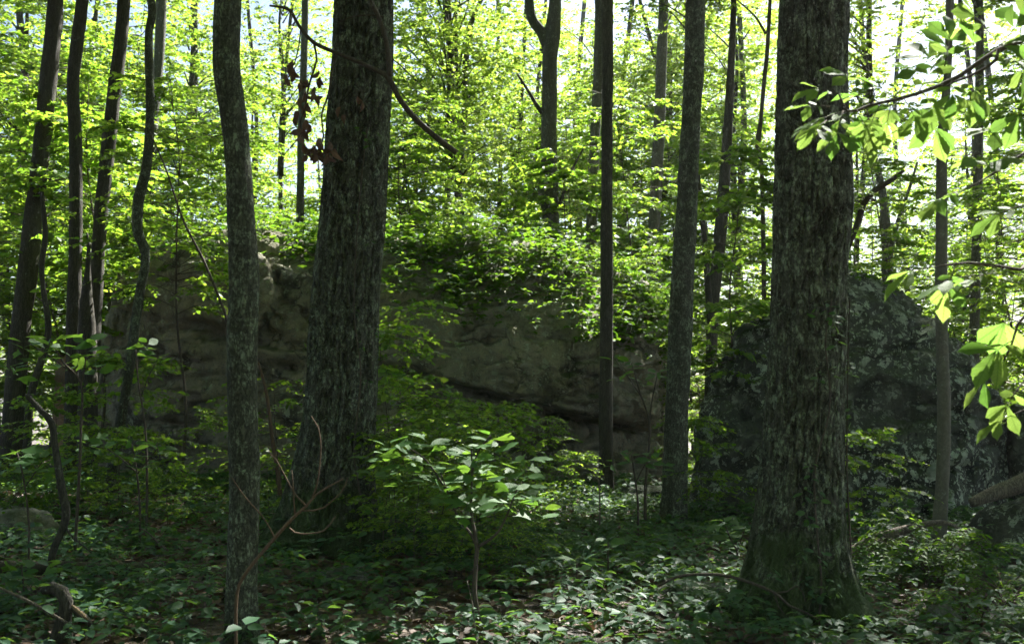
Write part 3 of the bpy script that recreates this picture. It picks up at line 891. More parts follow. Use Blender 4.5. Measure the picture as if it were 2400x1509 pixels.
# trees behind the peaked boulder
tree('far_tree', 'grey trunk behind the lower right slope of the peaked boulder',
    [(2294, -20, 18), (2296, 170, 20), (2293, 330, 21), (2290, 500, 22), (2286, 667, 22), (2283, 833, 24), (2282, 1000, 26)], d=21.0, bark=M_BARK_GREY, top=14, crown=10, crown_scale=0.8, crown_z=9.8, S=18, ds=0.15)
t13, o13, p13 = tree('far_tree', 'distant forked trunk above the top of the peaked boulder',
    [(2052, 380, 14), (2068, 450, 18), (2076, 540, 24), (2079, 620, 25), (2080, 900, 28)], d=24.0, bark=M_BARK_GREY, top=9, crown=11, crown_scale=0.8, crown_z=8.0, S=18, ds=0.15)
limb(t13, o13, trace_pts([(2081, 640, 14), (2092, 570, 12), (2110, 500, 10), (2132, 440, 8), (2150, 380, 5)], 23.9), M_BARK_GREY)
cv, oc, pc_ = tree('curved_sapling', 'dark curved thin stem arching right from behind the largest oak',
    [(2118, 400, 8), (2085, 425, 12), (2050, 447, 14), (2024, 478, 15), (2012, 520, 15), (1992, 566, 15), (1965, 640, 16), (1940, 800, 17)], d=16.0, bark=M_TWIG, top=0, crown=None, S=12, ds=0.06)
tree('far_tree', 'slender dark distant trunk right of the left oak, nearer the sky gap',
    [(1138, -20, 10), (1110, 40, 10), (1098, 100, 12), (1090, 170, 16), (1092, 230, 15), (1084, 330, 15), (1078, 400, 15), (1072, 560, 16), (1068, 900, 18)], d=28.0, bark=M_BARK_DARK, top=14, crown=12, crown_scale=0.95, crown_z=7.0, S=14, ds=0.2)
tree('far_tree', 'slender dark distant trunk right of the left oak, nearer that oak',
    [(1040, -20, 12), (1052, 100, 13), (1058, 200, 14), (1051, 280, 15), (1050, 400, 15), (1046, 560, 16), (1042, 900, 18)], d=27.0, bark=M_BARK_DARK, top=14, crown=11, crown_scale=0.95, crown_z=7.5, S=14, ds=0.2)
# far trunks that cannot be told apart
frng = np.random.default_rng(21)
for k, (px, dd, w) in enumerate([(30, 27, 20), (215, 30, 16), (440, 32, 17), (960, 36, 12), (1215, 34, 10), (1345, 38, 13), (1470, 36, 14), (1735, 30, 16), (2010, 34, 13), (2125, 36, 12), (2255, 32, 14), (2345, 30, 15),
                                 (600, 36, 11), (660, 31, 11), (1085, 33, 11), (1160, 37, 10), (1275, 35, 10), (1400, 32, 12), (1545, 31, 12), (1660, 33, 12),]):
    ln_ = frng.normal(0, 30, 3)
    tree('distant_tree', 'slim distant trunk among the sunlit leaves beyond the boulders',
         [(px + ln_[0], -20, w * 0.75), (px + ln_[1] * 0.7, 300, w * 0.9), (px + ln_[2] * 0.35, 600, w), (px, 900, w * 1.1)], d=float(dd), bark=M_BARK_GREY if k % 2 else M_BARK_DARK, top=gz(0, dd) + 15.5, crown=10 + k,
         crown_scale=frng.uniform(0.85, 1.1) * (0.62 if px > 2000 else 0.8 if k >= 12 else 1.0), crown_z=gz(0, dd) + (frng.uniform(5.0, 9.0) if k < 12 else frng.uniform(7.5, 10.0)), S=12, ds=0.3, group='slim distant trunks beyond the boulders')

# tall trees added so their crowns shade the near ground and cut sky fill
for k, (x, y, s, zc) in enumerate([(7.7, 14.0, 0.55, 8.8), (5.6, 19.2, 0.8, 9.5), (12.0, 21.0, 1.0, 9.5), (13.5, 14.5, 1.0, 9.0), (16.0, 18.0, 1.1, 9.0), (-12.0, 14.0, 1.2, 9.0), (-9.0, 8.0, 1.1, 7.5), (-7.0, 3.0, 1.2, 7.0),
                                   (0.5, -4.0, 1.25, 6.5), (-6.0, -5.0, 1.25, 6.5), (7.0, -5.0, 1.25, 6.5), (-13, -1, 1.25, 4), (13, -1, 1.25, 4), (0, -11, 1.3, 3), (-8, -11, 1.3, 2.5), (8, -11, 1.3, 2.5), (-15, -8, 1.3, 2.5), (15, -8, 1.3, 2.5), (-17, 6, 1.3, 3), (17, 6, 1.3, 4)]):
    hidden = abs(x) > 0.53 * y  # the one left in view, behind the oak, is added for shade too
    gzv = gz(x, y)
    root = thing('added_shade_tree', (x, y, gzv), 'tall tree added outside the view so its crown shades the scene' if hidden else 'grey-trunked tree added for shade behind the largest oak, mostly hidden by it', 'tree', 'added shade trees around the view' if hidden else None)
    Vt, Qt, Tt = tube([[0, 0, -0.3, 0.2], [0.05, 0, 3, 0.16], [-0.05, 0.05, 6, 0.14], [0, 0, zc + 1, 0.1]], 12, ds=0.3)
    obj('trunk', Geo().add(Vt, Qt, Tt).mesh('added_shade_trunk', M_BARK_GREY), root)
    c = obj('crown', CROWNS[k % 3], root, (0, 0, zc)); c.rotation_euler = (0, 0, k * 1.9); c.scale = (s, s, s)

# ------------------------------------------------------------------ understory saplings
SAP = []
for k, (H, R, z0, nb, ns, K, sz, tm) in enumerate([(8.5, 2.1, 0.08, 100, 9, 12, 0.13, T_OVATE), (7.0, 1.9, 0.06, 85, 9, 12, 0.125, T_MAPLE), (5.5, 1.8, 0.06, 66, 9, 12, 0.12, T_OVATE), (10.5, 2.3, 0.12, 115, 9, 12, 0.135, T_OVATE)]):
    SAP.append(sapling_meshes('sapling_%d' % k, 300 + k, H, R, z0, nb, ns, K, sz, tm, M_LEAF_UNDER, M_TWIG))
SMALL = [sapling_meshes('small_sapling_%d' % k, 330 + k, 1.7 + 0.3 * k, 0.75, 0.3, 22, 6, 9, 0.075, T_MAPLE if k % 2 else T_OVATE, M_LEAF_UNDER, M_TWIG, rtrunk=0.009) for k in range(3)]

def place_sapling(protos, k, x, y, rot, s, label, group=None, name='understory_sapling', cat='sapling', sz=None, z=None):
    z = gz(x, y) if z is None else z
    root = thing(name, (x, y, z), label, cat, group)
    root.rotation_euler = (0, 0, rot)
    root.scale = (s, s, s if sz is None else sz)
    st, fo = protos[k % len(protos)]
    obj('stem', st, root)
    obj('crown', fo, root)
    return root

srng = np.random.default_rng(5)
def spot(px, d):
    return (px - CX) / FPX * d, d
# px, distance, prototype, scale
for (px, d, k, s) in [(10, 24, 0, 1.1), (120, 22, 3, 1.0), (330, 25, 0, 1.0), (430, 25, 0, 1.0), (215, 31, 3, 1.1), (260, 28, 3, 1.2), (470, 27, 3, 1.0), (-60, 21, 3, 1.0), (150, 35, 3, 1.25),
                      (620, 26, 2, 0.8), (700, 30, 2, 0.95), (620, 32, 0, 0.95), (900, 23, 0, 0.95), (980, 24, 0, 1.0), (1020, 27, 3, 0.95), (960, 33, 3, 1.1), (1150, 29, 2, 1.0), (1230, 25, 2, 0.75), (1180, 32, 0, 1.1), (1370, 28, 3, 0.95), (1470, 28.5, 3, 0.95), (1430, 24.5, 2, 0.65),
                      (1100, 35, 2, 1.1), (1320, 33, 3, 1.0), (1600, 34, 3, 1.15), (800, 33, 0, 1.0), (540, 34, 0, 1.0),
                      (1620, 27, 3, 0.95), (1690, 28, 3, 1.0), (1750, 30, 3, 1.15), (1640, 19.5, 2, 0.5), (2020, 25, 2, 0.6), (2090, 31, 1, 0.8), (2270, 33, 0, 0.9), (2180, 27, 2, 0.6), (1790, 25, 2, 0.8), (2400, 23, 3, 0.95), (2440, 18, 0, 1.0), (2330, 23, 1, 0.75), (2060, 34, 3, 1.1), (2200, 35, 3, 0.9), (2350, 33, 3, 1.0)]:
    x, y = spot(px, d)
    lab, grp = (('tall backlit leafy sapling in the bright thicket behind the leftmost dark trunks', 'backlit saplings behind the left trunks') if px < 540 else
                ('backlit leafy sapling rising behind the vine-topped tan boulder', 'backlit saplings behind the tan boulder') if px < 1600 else
                ('backlit leafy sapling right of the lichened trunk, behind the peaked boulder', 'backlit saplings behind the peaked boulder'))
    place_sapling(SAP, k, x, y, srng.uniform(0, 6.28), s, lab, grp)

TALL = [sapling_meshes('tall_sapling_%d' % k, 360 + k, H, R_, z0, nb, 8, 11, 0.12, tm, M_LEAF_UNDER, M_TWIG, 0.2, 0.03) for k, (H, R_, z0, nb, tm) in enumerate([(8.0, 1.5, 0.42, 46, T_OVATE), (7.0, 1.3, 0.4, 40, T_MAPLE), (9.0, 1.4, 0.5, 44, T_OVATE)])]
for (px, d, k, s_, rot, lab) in [(60, 18.3, 0, 1.05, 0.5, 'slender tree with sunlit leaves close behind the leftmost leaning trunk'),
                                 (225, 17.6, 1, 1.0, 2.5, 'slender maple with leaves between the dark trunks, close behind the broken snag'),
                                 (430, 14.8, 0, 0.8, 4.0, 'slender tree with leaves hanging between the crooked and slim trunks'),
                                 (1500, 22.5, 2, 1.0, 1.0, 'slender tree with leaves between the straight dark and lichened trunks, behind the boulder'),
                                 (1335, 21.5, 1, 1.0, 3.0, 'slender tree whose leaves cross the forked trunk behind the boulder'),
                                 (1705, 13.8, 1, 0.75, 5.2, 'slender tree with leaves between the lichened trunk and largest oak'),
                                 (950, 21.5, 0, 1.0, 2.2, 'slender tree with leaves just right of the left oak, rising behind the boulder'),
                                 (2090, 15.8, 2, 0.8, 0.2, 'slender tree with leaves above the top of the peaked boulder')]:
    x, y = spot(px, d)
    place_sapling(TALL, k, x, y, rot, s_, lab, name='slender_tree', cat='tree')

# far woods: one mass of leaves on the slope that falls away
def far_woods():
    rng = np.random.default_rng(77)
    g = Geo()
    n = 3000
    a = rng.uniform(-0.62, 0.62, n)
    d = rng.uniform(42, 85, n)
    x = a * d
    zb = ground_z(x, d)
    top = 22 + 8 * fbm(np.stack([x * 0.16, d * 0.03, np.zeros(n)], 1) + 2, 2)       # uneven tree tops
    for (px, w, hgt) in ((665, 90, 14), (1180, 60, 16), (2170, 90, 16)):            # lower trees leave gaps of sky
        q = np.exp(-(((a * FPX + CX) - px) / w) ** 2)
        top = top * (1 - q) + np.minimum(top, hgt) * q
    h = rng.uniform(0.0, 1, n) * top * (0.7 + d / 110) + 0.5
    C = np.stack([x, d, zb + h], 1)
    keep = fbm(np.stack([x * 0.12, d * 0.05, C[:, 2] * 0.16], 1), 2) > -0.25
    C = C[keep]
    S = np.repeat(C, 14, 0) + rng.normal(0, 1, (len(C) * 14, 3)) * np.array([1.2, 1.2, 0.7])
    V, F = leaf_inst(T_RHOMB, *sprays(rng, S, unit_dirs(rng, len(S)), rng.uniform(0.6, 1.2, len(S)), 9, 0.19, 0.6))
    g.add(V, None, F, 0)
    for k in range(46):
        aa, dd = rng.uniform(-0.6, 0.6), rng.uniform(42, 80)
        xx = aa * dd; z = gz(xx, dd)
        r = rng.uniform(0.09, 0.2)
        g.tube([[xx, dd, z - 0.3, r], [xx + rng.normal(0, .3), dd, z + 6, r * 0.8], [xx + rng.normal(0, .8), dd, z + 15, r * 0.4]], 7, 1, ds=1.5)
    obj('far_woods', g.mesh('far_woods', [M_LEAF_CANOPY, M_BARK_GREY]), kind='stuff', label='pale sunlit mass of far woodland leaves below the white sky', category='woodland')
far_woods()

# ------------------------------------------------------------------ vines on the boulders
def vine_cover(name, label, G, Nn, n, u0, u1, v0, v1, dens, size, seed, lift=(0.03, 0.3), org=None):
    rng = np.random.default_rng(seed)
    nu, nv = G.shape[:2]
    u = rng.uniform(u0, u1, n * 3); v = rng.uniform(v0, v1, n * 3)
    i = (u * (nu - 1)).astype(int); j = (v * (nv - 1)).astype(int)
    p = G[i, j]; nn = Nn[i, j]
    ok = dens(u, v, p) > rng.uniform(0, 1, len(u))
    p, nn = p[ok][:n], nn[ok][:n]
    up = np.array([0, 0, 1.0])
    li = rng.uniform(0, 1, len(p)) ** 1.7 * (lift[1] - lift[0]) + lift[0]
    K = 7
    q = slice(0, len(p) // K)
    st = p[q] + nn[q] * li[q, None] * 0.7 + up * li[q, None] * 0.5
    D = nrm(unit_dirs(rng, len(st), -0.25, 0.3) * 0.9 + np.array([0, -0.4, 0]) + nn[q] * 0.25)
    ln = rng.uniform(0.22, 0.55, len(st)) * (0.6 + li[q])
    g = Geo()
    pos, ax, no, scl = sprays(rng, st, D, ln, K, size, 0.42, 0.35)
    V, F = leaf_inst(T_OVATE, pos, ax, no, scl, rng.uniform(0.95, 1.4, len(pos)))
    g.add(V, None, F)
    spray_twigs(g, st, D, ln, 0.003, 0.35)
    # creeping stems
    for k in range(30):
        q = rng.integers(0, len(p)); a = p[q] + nn[q] * 0.03
        e = p[np.argsort(np.linalg.norm(p - a, axis=1))[rng.integers(20, 60)]]
        m_ = (a + e) / 2 + nn[q] * 0.1
        g.tube([[*a, 0.006], [*m_, 0.005], [*e, 0.002]], 4, 1, ds=0.2)
    obj(name, g.mesh(name, [M_LEAF_VINE, M_TWIG]), kind='stuff', label=label, category='vines')

def densA(u, v, p):
    px = CX + p[:, 0] / p[:, 1] * FPX
    w = sstep(850, 980, px) * 0.9 + 0.5 * sstep(300, 600, px) * (v > 0.62) + 0.12
    cl = fbm(p * 1.3, 3)
    edge = sstep(0.475, 0.57, v + 0.05 * cl)
    return np.clip(w * (0.75 + 1.4 * cl) * edge, 0, 1)
vine_cover('boulder_vines', 'bright green vines and low plants draping the top of the tan boulder', GA, NA_, 17000, 0.04, 0.985, 0.44, 0.85, densA, 0.11, 11, (0.03, 0.45))
for (uu, vv_, k, s_, lab) in [(0.42, 0.68, 0, 0.42, 'leafy seedling rooted on the boulder top beside the left oak'), (0.58, 0.66, 1, 0.42, 'leafy seedling rooted on the boulder top right of the left oak'),
                              (0.7, 0.64, 0, 0.36, 'leafy seedling rooted on the boulder top, left of the forked trunk'), (0.8, 0.66, 2, 0.36, 'leafy seedling rooted on the boulder top below the forked trunk'), (0.9, 0.62, 1, 0.6, 'leafy seedling rooted on the boulder top by the straight dark trunk'), (0.22, 0.66, 1, 0.5, 'leafy seedling on the boulder top left of the slim tree')]:
    q = GA[int(uu * 299), int(vv_ * 169)]
    place_sapling(SMALL, k, q[0], q[1], uu * 9, s_, lab, name='boulder_seedling', z=q[2] - 0.05)
def densB(u, v, p):
    cl = fbm(p * 1.6 + 7, 3)
    return np.clip(0.7 * sstep(0.5, 0.6, v) * (0.4 + 1.3 * cl) + 0.05 * (cl > 0.2), 0, 1)
vine_cover('boulder_vines', 'sparse dark vines along the upper edge of the peaked boulder', GB, NB_, 2200, 0.15, 0.9, 0.3, 0.85, densB, 0.075, 12, (0.02, 0.28))

# ------------------------------------------------------------------ ground cover and leaf litter
def scatter_xy(rng, n, dmin, dmax, spread=0.6):
    d = np.sqrt(rng.uniform(dmin ** 2, dmax ** 2, n))
    a = rng.uniform(-spread, spread, n)
    return a * d, d

def ground_cover():
    rng = np.random.default_rng(31)
    n = 31000
    x, y = scatter_xy(rng, n, 3.2, 17.5, 0.62)
    q = np.stack([x * 0.55, y * 0.55, np.zeros(n)], 1)
    cl = fbm(q + 4, 3)
    keep = cl > rng.uniform(-0.75, 0.12, n)
    for (px, py, r) in [(440, 1180, 0.9), (2150, 1440, 0.5), (2300, 1420, 0.6), (330, 1330, 0.4)]:      # bare patches of leaf litter
        c = hit(px, py)
        keep &= (np.hypot(x - c[0], y - c[1]) > r) | (rng.uniform(0, 1, n) < 0.3)
    lr = hit(300, 1350)
    keep &= ~((np.abs(y - lr[1] + 0.12) < 0.3) & (x > -5.5) & (x < -2.2) & (rng.uniform(0, 1, n) < 0.85))      # under the mossy log
    rt = P(150, 1480, 6.0)
    keep &= ~((np.hypot(x - rt[0], y - 5.75) < 0.42) & (rng.uniform(0, 1, n) < 0.8))                      # round the twisted root
    x, y = x[keep], y[keep]
    m = len(x)
    z = ground_z(x, y)
    h = 0.04 + 0.26 * rng.uniform(0, 1, m) ** 1.3 * (0.7 + 0.6 * (fbm(np.stack([x, y, np.zeros(m)], 1) * 0.9 + 8, 2)))
    K = 5
    base_a = rng.uniform(0, 6.28, m)
    kk = np.arange(K)
    ang = base_a[:, None] + (kk[None] - 2) * rng.uniform(0.75, 1.2, (m, 1)) + rng.normal(0, 0.12, (m, K))
    ax = np.stack([np.cos(ang), np.sin(ang), rng.uniform(-0.35, 0.12, (m, K))], -1)
    pos = np.stack([x, y, z + h], 1)[:, None, :] + ax * 0.008
    pos[..., 2] += rng.normal(0, 0.01, (m, K))
    no = np.array([0, 0, 1.0]) + rng.normal(0, 0.28, (m, K, 3))
    size = (0.078 * rng.uniform(0.6, 1.35, m))[:, None] * rng.uniform(0.75, 1.1, (m, K))
    present = rng.uniform(0, 1, (m, K)) < np.where(rng.uniform(0, 1, (m, 1)) < 0.45, 1.0, 0.62)
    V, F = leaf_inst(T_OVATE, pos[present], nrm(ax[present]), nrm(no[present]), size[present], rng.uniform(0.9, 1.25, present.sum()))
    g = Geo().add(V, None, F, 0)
    # larger three-leaved seedlings standing above the rest
    n2 = 800
    x2, y2 = scatter_xy(rng, n2, 3.6, 16.5, 0.6)
    z2 = ground_z(x2, y2); h2 = rng.uniform(0.14, 0.4, n2)
    a2 = rng.uniform(0, 6.28, (n2, 1)) + np.array([0, 1.5, -1.5, 3.1])[None] + rng.normal(0, 0.2, (n2, 4))
    ax2 = np.stack([np.cos(a2), np.sin(a2), rng.uniform(-0.35, 0.25, (n2, 4))], -1)
    p2 = np.stack([x2, y2, z2 + h2], 1)[:, None, :] + ax2 * 0.02
    no2 = np.array([0, -0.1, 1.0]) + rng.normal(0, 0.35, (n2, 4, 3))
    s2 = rng.uniform(0.07, 0.12, (n2, 1)) * rng.uniform(0.75, 1.1, (n2, 4))
    ok2 = rng.uniform(0, 1, (n2, 4)) < np.array([1, 0.95, 0.95, 0.5])
    V, F = leaf_inst(T_OVATE, p2[ok2], nrm(ax2[ok2]), nrm(no2[ok2]), s2[ok2], rng.uniform(0.85, 1.3, ok2.sum()))
    g.add(V, None, F, 0)
    spray_twigs(g, np.stack([x2, y2, z2 - 0.02], 1), np.tile([[0.02, 0.02, 1.0]], (n2, 1)), h2 / 0.93, 0.0022, 0.0, 0)
    # stems of the nearer plants
    near = y < 9
    b = np.stack([x, y, z - 0.02], 1)[near]; t = np.stack([x, y, z + h], 1)[near]
    k_ = len(b)
    offs = np.array([[0.0004, 0, 0], [-0.0009, 0.0016, 0], [-0.0009, -0.0016, 0]])
    b = b + rng.normal(0, 0.02, b.shape) * np.array([1, 1, 0])
    Vs = np.concatenate([b[:, None] + offs[None], t[:, None] + offs[None]], 1).reshape(-1, 3)
    q_ = np.array([[j, (j + 1) % 3, 3 + (j + 1) % 3, 3 + j] for j in range(3)])
    g.add(Vs, (q_[None] + (np.arange(k_) * 6)[:, None, None]).reshape(-1, 4), None, 0)
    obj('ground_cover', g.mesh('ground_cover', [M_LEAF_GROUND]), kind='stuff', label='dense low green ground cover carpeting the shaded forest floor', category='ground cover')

def leaf_litter():
    rng = np.random.default_rng(33)
    n = 38000
    x, y = scatter_xy(rng, n, 3.0, 19, 0.64)
    z = ground_z(x, y) + rng.uniform(0.004, 0.03, n)
    ax = unit_dirs(rng, n, -0.2, 0.3)
    no = np.array([0, 0, 1.0]) + rng.normal(0, 0.4, (n, 3))
    V0, F0 = T_OVATE
    V0 = V0.copy(); V0[:, 2] = 0.5 * np.abs(V0[:, 1]) + 0.25 * (V0[:, 0] - 0.5) ** 2
    V, F = leaf_inst((V0, F0), np.stack([x, y, z], 1), ax, nrm(no), 0.1 * rng.uniform(0.6, 1.3, n), rng.uniform(0.8, 1.5, n))
    g = Geo().add(V, None, F)
    sx, sy = scatter_xy(rng, 170, 3.4, 16, 0.6)
    for a, b in zip(sx, sy):
        an, L = rng.uniform(0, 6.28), rng.uniform(0.15, 0.6)
        dx, dy = math.cos(an) * L, math.sin(an) * L
        kx, ky = rng.normal(0, 0.05, 2)
        r_ = rng.uniform(0.003, 0.009)
        g.tube([[a, b, gz(a, b) + 0.02, r_], [a + dx * 0.5 + kx, b + dy * 0.5 + ky, gz(a + dx * 0.5, b + dy * 0.5) + rng.uniform(0.03, 0.12), r_ * 0.8], [a + dx, b + dy, gz(a + dx, b + dy) + rng.uniform(0.02, 0.14), r_ * 0.5]], 5, 1, ds=0.1)
    obj('leaf_litter', g.mesh('leaf_litter', [M_LITTER, M_DEADWOOD]), kind='stuff', label='scattered brown dead leaves lying on the forest floor', category='leaf litter')
ground_cover()
leaf_litter()

# ------------------------------------------------------------------ single large leaves
def outline_leaf(name, half_l, half_r, mat, curl=0.18, fold=0.22, petiole=0.12, wob=0.0, seed=0):
    """leaf with a midrib and two outlines (left, right); length 1 along X"""
    rng = np.random.default_rng(seed)
    g = Geo()
    n = len(half_l)
    xs = np.linspace(0, 1, n)
    def z(x, y): return -curl * x * x + fold * abs(y) - 0.5 * abs(y) ** 2 + wob * math.sin(9 * x + 5 * y)
    V = [(x, 0, z(x, 0)) for x in xs]
    L = [(x, y, z(x, y) + rng.normal(0, 0.008)) for x, y in half_l]
    R = [(x, -y, z(x, y) + rng.normal(0, 0.008)) for x, y in half_r]
    A = V + L + R
    Q = []
    for i in range(n - 1):
        Q.append((i, i + 1, n + i + 1, n + i))
        Q.append((i, 2 * n + i, 2 * n + i + 1, i + 1))
    g.add(A, Q)
    if petiole:
        g.add([(-petiole, 0.006, 0.02), (-petiole, -0.006, 0.02), (0.02, -0.006, 0), (0.02, 0.006, 0)], [(0, 1, 2, 3)])
    return g.mesh(name, mat)

OV = [(0.0, 0.0), (0.1, 0.09), (0.22, 0.17), (0.36, 0.22), (0.5, 0.235), (0.64, 0.22), (0.77, 0.17), (0.89, 0.09), (0.96, 0.035), (1.0, 0.0)]
LOB = [(0.0, 0.0), (0.14, 0.05), (0.3, 0.13), (0.46, 0.27), (0.66, 0.4), (0.7, 0.33), (0.6, 0.17), (0.78, 0.17), (0.92, 0.1), (1.0, 0.0)]
OBO = [(0.0, 0.0), (0.1, 0.03), (0.22, 0.08), (0.29, 0.09), (0.36, 0.14), (0.43, 0.145), (0.5, 0.19), (0.57, 0.19), (0.64, 0.225), (0.7, 0.205), (0.755, 0.2), (0.81, 0.14), (0.865, 0.1), (0.93, 0.035), (1.0, 0.0)]
ELL = [(0.0, 0.0), (0.1, 0.05), (0.2, 0.11), (0.27, 0.12), (0.34, 0.16), (0.41, 0.155), (0.48, 0.185), (0.55, 0.17), (0.62, 0.175), (0.69, 0.135), (0.75, 0.12), (0.81, 0.075), (0.87, 0.05), (0.93, 0.02), (1.0, 0.0)]
SASS = [outline_leaf('sassafras_leaf_%d' % i, a, b, M_LEAF_SASS, c, f, 0.16, seed=i) for i, (a, b, c, f) in enumerate([(OV, OV, 0.2, 0.25), (LOB, LOB, 0.15, 0.2), (LOB, OV, 0.18, 0.25), (OV, LOB, 0.1, 0.3), (OV, OV, 0.05, 0.15)])]
HICK = [outline_leaf('hickory_leaf_%d' % i, a, a, M_LEAF_HICK, c, f, 0.0, 0.012, seed=10 + i) for i, (a, c, f) in enumerate([(OBO, 0.22, 0.22), (OBO, 0.4, 0.35), (ELL, 0.3, 0.3), (ELL, 0.12, 0.15)])]
DEADL = [outline_leaf('dead_leaf_%d' % i, LOB if i else OV, OV, M_LEAF_DEAD, 0.5, 1.6 + 0.5 * i, 0.1, 0.07, seed=20 + i) for i in range(3)]
CREEP = [outline_leaf('creeper_leaf_%d' % i, OV, OV, M_LEAF_GROUND, 0.2 + 0.1 * i, 0.2, 0.1, seed=30 + i) for i in range(2)]

def leaf_at(me, pos, axis, normal, size, parent, org, name='leaf', wid=1.0):
    a = nrm(np.asarray(axis, float)); n = np.asarray(normal, float)
    n = nrm(n - a * np.dot(a, n)); s = np.cross(n, a)
    o = bpy.data.objects.new(name, me)
    COL.objects.link(o)
    o.parent = parent
    p = np.asarray(pos) - org
    M = Matrix(((a[0] * size, s[0] * size * wid, n[0] * size, p[0]), (a[1] * size, s[1] * size * wid, n[1] * size, p[1]), (a[2] * size, s[2] * size * wid, n[2] * size, p[2]), (0, 0, 0, 1)))
    o.matrix_basis = M
    return o

hr = np.random.default_rng(55)
def whorl(tip, n, size, parent, org, protos, up=0.15, spread=1.0, direction=None):
    a0 = hr.uniform(0, 6.28)
    for k in range(n):
        a = a0 + k * 2.4 + hr.normal(0, 0.2)
        e = hr.uniform(-0.15, 0.35) + up
        ax = np.array([math.cos(a), math.sin(a), e])
        if direction is not None:
            ax = ax * 0.7 + np.asarray(direction) * 0.8
        no = np.array([0, 0, 1.0]) + hr.normal(0, 0.42, 3) + np.array([0, -0.15, 0])
        off = np.array([0, 0, -0.02 * k]) + nrm(ax) * size * 0.17
        leaf_at(protos[hr.integers(len(protos))], np.asarray(tip) + off, ax, no, size * hr.uniform(0.65, 1.15), parent, org)

def sassafras(label, foot, stems, tips, size, d, nleaf=6, name='sassafras_sapling', bark=None):
    """foot: (px, row) of the stem base; stems: pixel traces; tips: (px, row, distance offset)"""
    b = P(foot[0], foot[1], d)
    org = np.array([b[0], b[1], gz(b[0], b[1])])
    root = thing(name, tuple(org), label, 'sapling')
    for i, s in enumerate(stems):
        pts = trace_pts(s, d)
        if i == 0:
            pts.append([org[0], org[1], org[2] - 0.05, pts[-1][3] * 1.1])
        limb(root, org, pts, bark or M_TWIG, 7, 'stem' if i == 0 else 'branch', 0.03)
    for (px, py, do) in tips:
        tp = P(px, py, d + do)
        whorl(tp, nleaf + int(hr.integers(-1, 2)), size, root, org, SASS)
    return root

S1 = sassafras('largest broad-leaved sassafras sapling in the centre foreground with a forked stem', (1128, 1490),
    [[(1105, 1050, 4), (1106, 1120, 5), (1105, 1202, 7), (1117, 1276, 10), (1115, 1320, 11), (1112, 1388, 12), (1124, 1470, 13)],
     [(1030, 1100, 3), (1048, 1150, 4), (1063, 1189, 5), (1080, 1222, 6), (1105, 1252, 7), (1117, 1280, 8)],
     [(1222, 1130, 3), (1205, 1160, 4), (1190, 1202, 5), (1164, 1250, 6), (1118, 1282, 8)],
     [(960, 1050, 3), (1000, 1080, 4), (1048, 1150, 4)], [(1150, 1020, 3), (1120, 1060, 4), (1106, 1110, 4)], [(1270, 1180, 3), (1240, 1200, 4), (1190, 1210, 5)]],
    [(1105, 1048, 0.0), (1030, 1098, -0.1), (1222, 1130, 0.1), (960, 1050, 0.1), (1150, 1022, 0.15), (1268, 1180, -0.1), (1080, 1150, -0.15), (1180, 1090, 0.2), (1000, 1035, 0.25), (910, 1040, 0.1), (1110, 1180, -0.25), (1060, 1050, 0.3), (1130, 1100, -0.2), (1230, 1080, 0.2), (1050, 1130, 0.2), (940, 1090, 0.0), (1200, 1150, -0.2), (880, 1070, 0.2)], 0.16, 6.5, 8)
sassafras('sassafras sapling with lobed leaves against the boulder right of the straight dark trunk', (1512, 1160),
    [[(1480, 850, 3), (1500, 920, 4), (1522, 990, 5), (1518, 1080, 6), (1512, 1150, 7)], [(1440, 840, 2), (1470, 880, 3), (1500, 925, 3)], [(1540, 880, 2), (1528, 940, 3), (1522, 990, 3)]],
    [(1478, 850, 0), (1440, 838, 0.1), (1540, 870, -0.1), (1510, 890, 0.1), (1450, 885, -0.1)], 0.17, 11.5, 5)
sassafras('sassafras sapling with large pale leaves before the left trunks at mid height', (180, 1120),
    [[(120, 800, 3), (150, 850, 4), (190, 900, 5), (190, 1000, 6), (186, 1110, 7)], [(60, 800, 2), (110, 830, 3), (165, 870, 3)], [(200, 800, 2), (200, 850, 3), (190, 905, 4)]],
    [(118, 790, 0), (60, 800, 0.1), (200, 795, 0), (160, 815, -0.15), (95, 830, 0.2), (30, 860, 0), (225, 850, 0.1), (140, 860, 0.2)], 0.19, 9.0, 6)
sassafras('small sassafras sapling beside the crooked thin trunk', (345, 1150),
    [[(318, 820, 3), (325, 900, 4), (340, 1000, 5), (345, 1140, 6)], [(370, 840, 2), (350, 880, 3), (330, 930, 3)]], [(318, 815, 0), (372, 832, 0), (345, 800, 0.1)], 0.16, 10.0, 5)
sassafras('low sassafras sapling in sun patches at the foot of the crooked thin trunk', (330, 1200),
    [[(310, 1040, 3), (320, 1100, 4), (328, 1190, 5)], [(370, 1050, 2), (345, 1080, 3), (322, 1110, 3)], [(250, 1050, 2), (285, 1075, 3), (318, 1105, 3)]], [(310, 1035, 0), (370, 1045, 0), (250, 1045, 0.1), (215, 1030, 0.1), (340, 1080, -0.1)], 0.17, 9.4, 6)
sassafras('dark leafy sassafras sapling at the left edge above the lichened stone', (70, 1240),
    [[(40, 1060, 3), (55, 1120, 4), (68, 1230, 5)], [(100, 1080, 2), (80, 1110, 3), (60, 1140, 3)]], [(40, 1055, 0), (100, 1075, 0), (10, 1090, 0.1), (130, 1100, 0)], 0.18, 8.2, 6)
sassafras('low sassafras sapling near the lower left corner behind the twisted root', (60, 1420),
    [[(50, 1320, 3), (55, 1370, 4), (60, 1410, 5)]], [(50, 1318, 0), (15, 1335, 0), (90, 1345, 0.1)], 0.15, 7.0, 6)
sassafras('tiny sassafras seedling beside the twisted root', (175, 1410), [[(178, 1350, 3), (176, 1400, 4)]], [(178, 1345, 0)], 0.14, 7.2, 6)
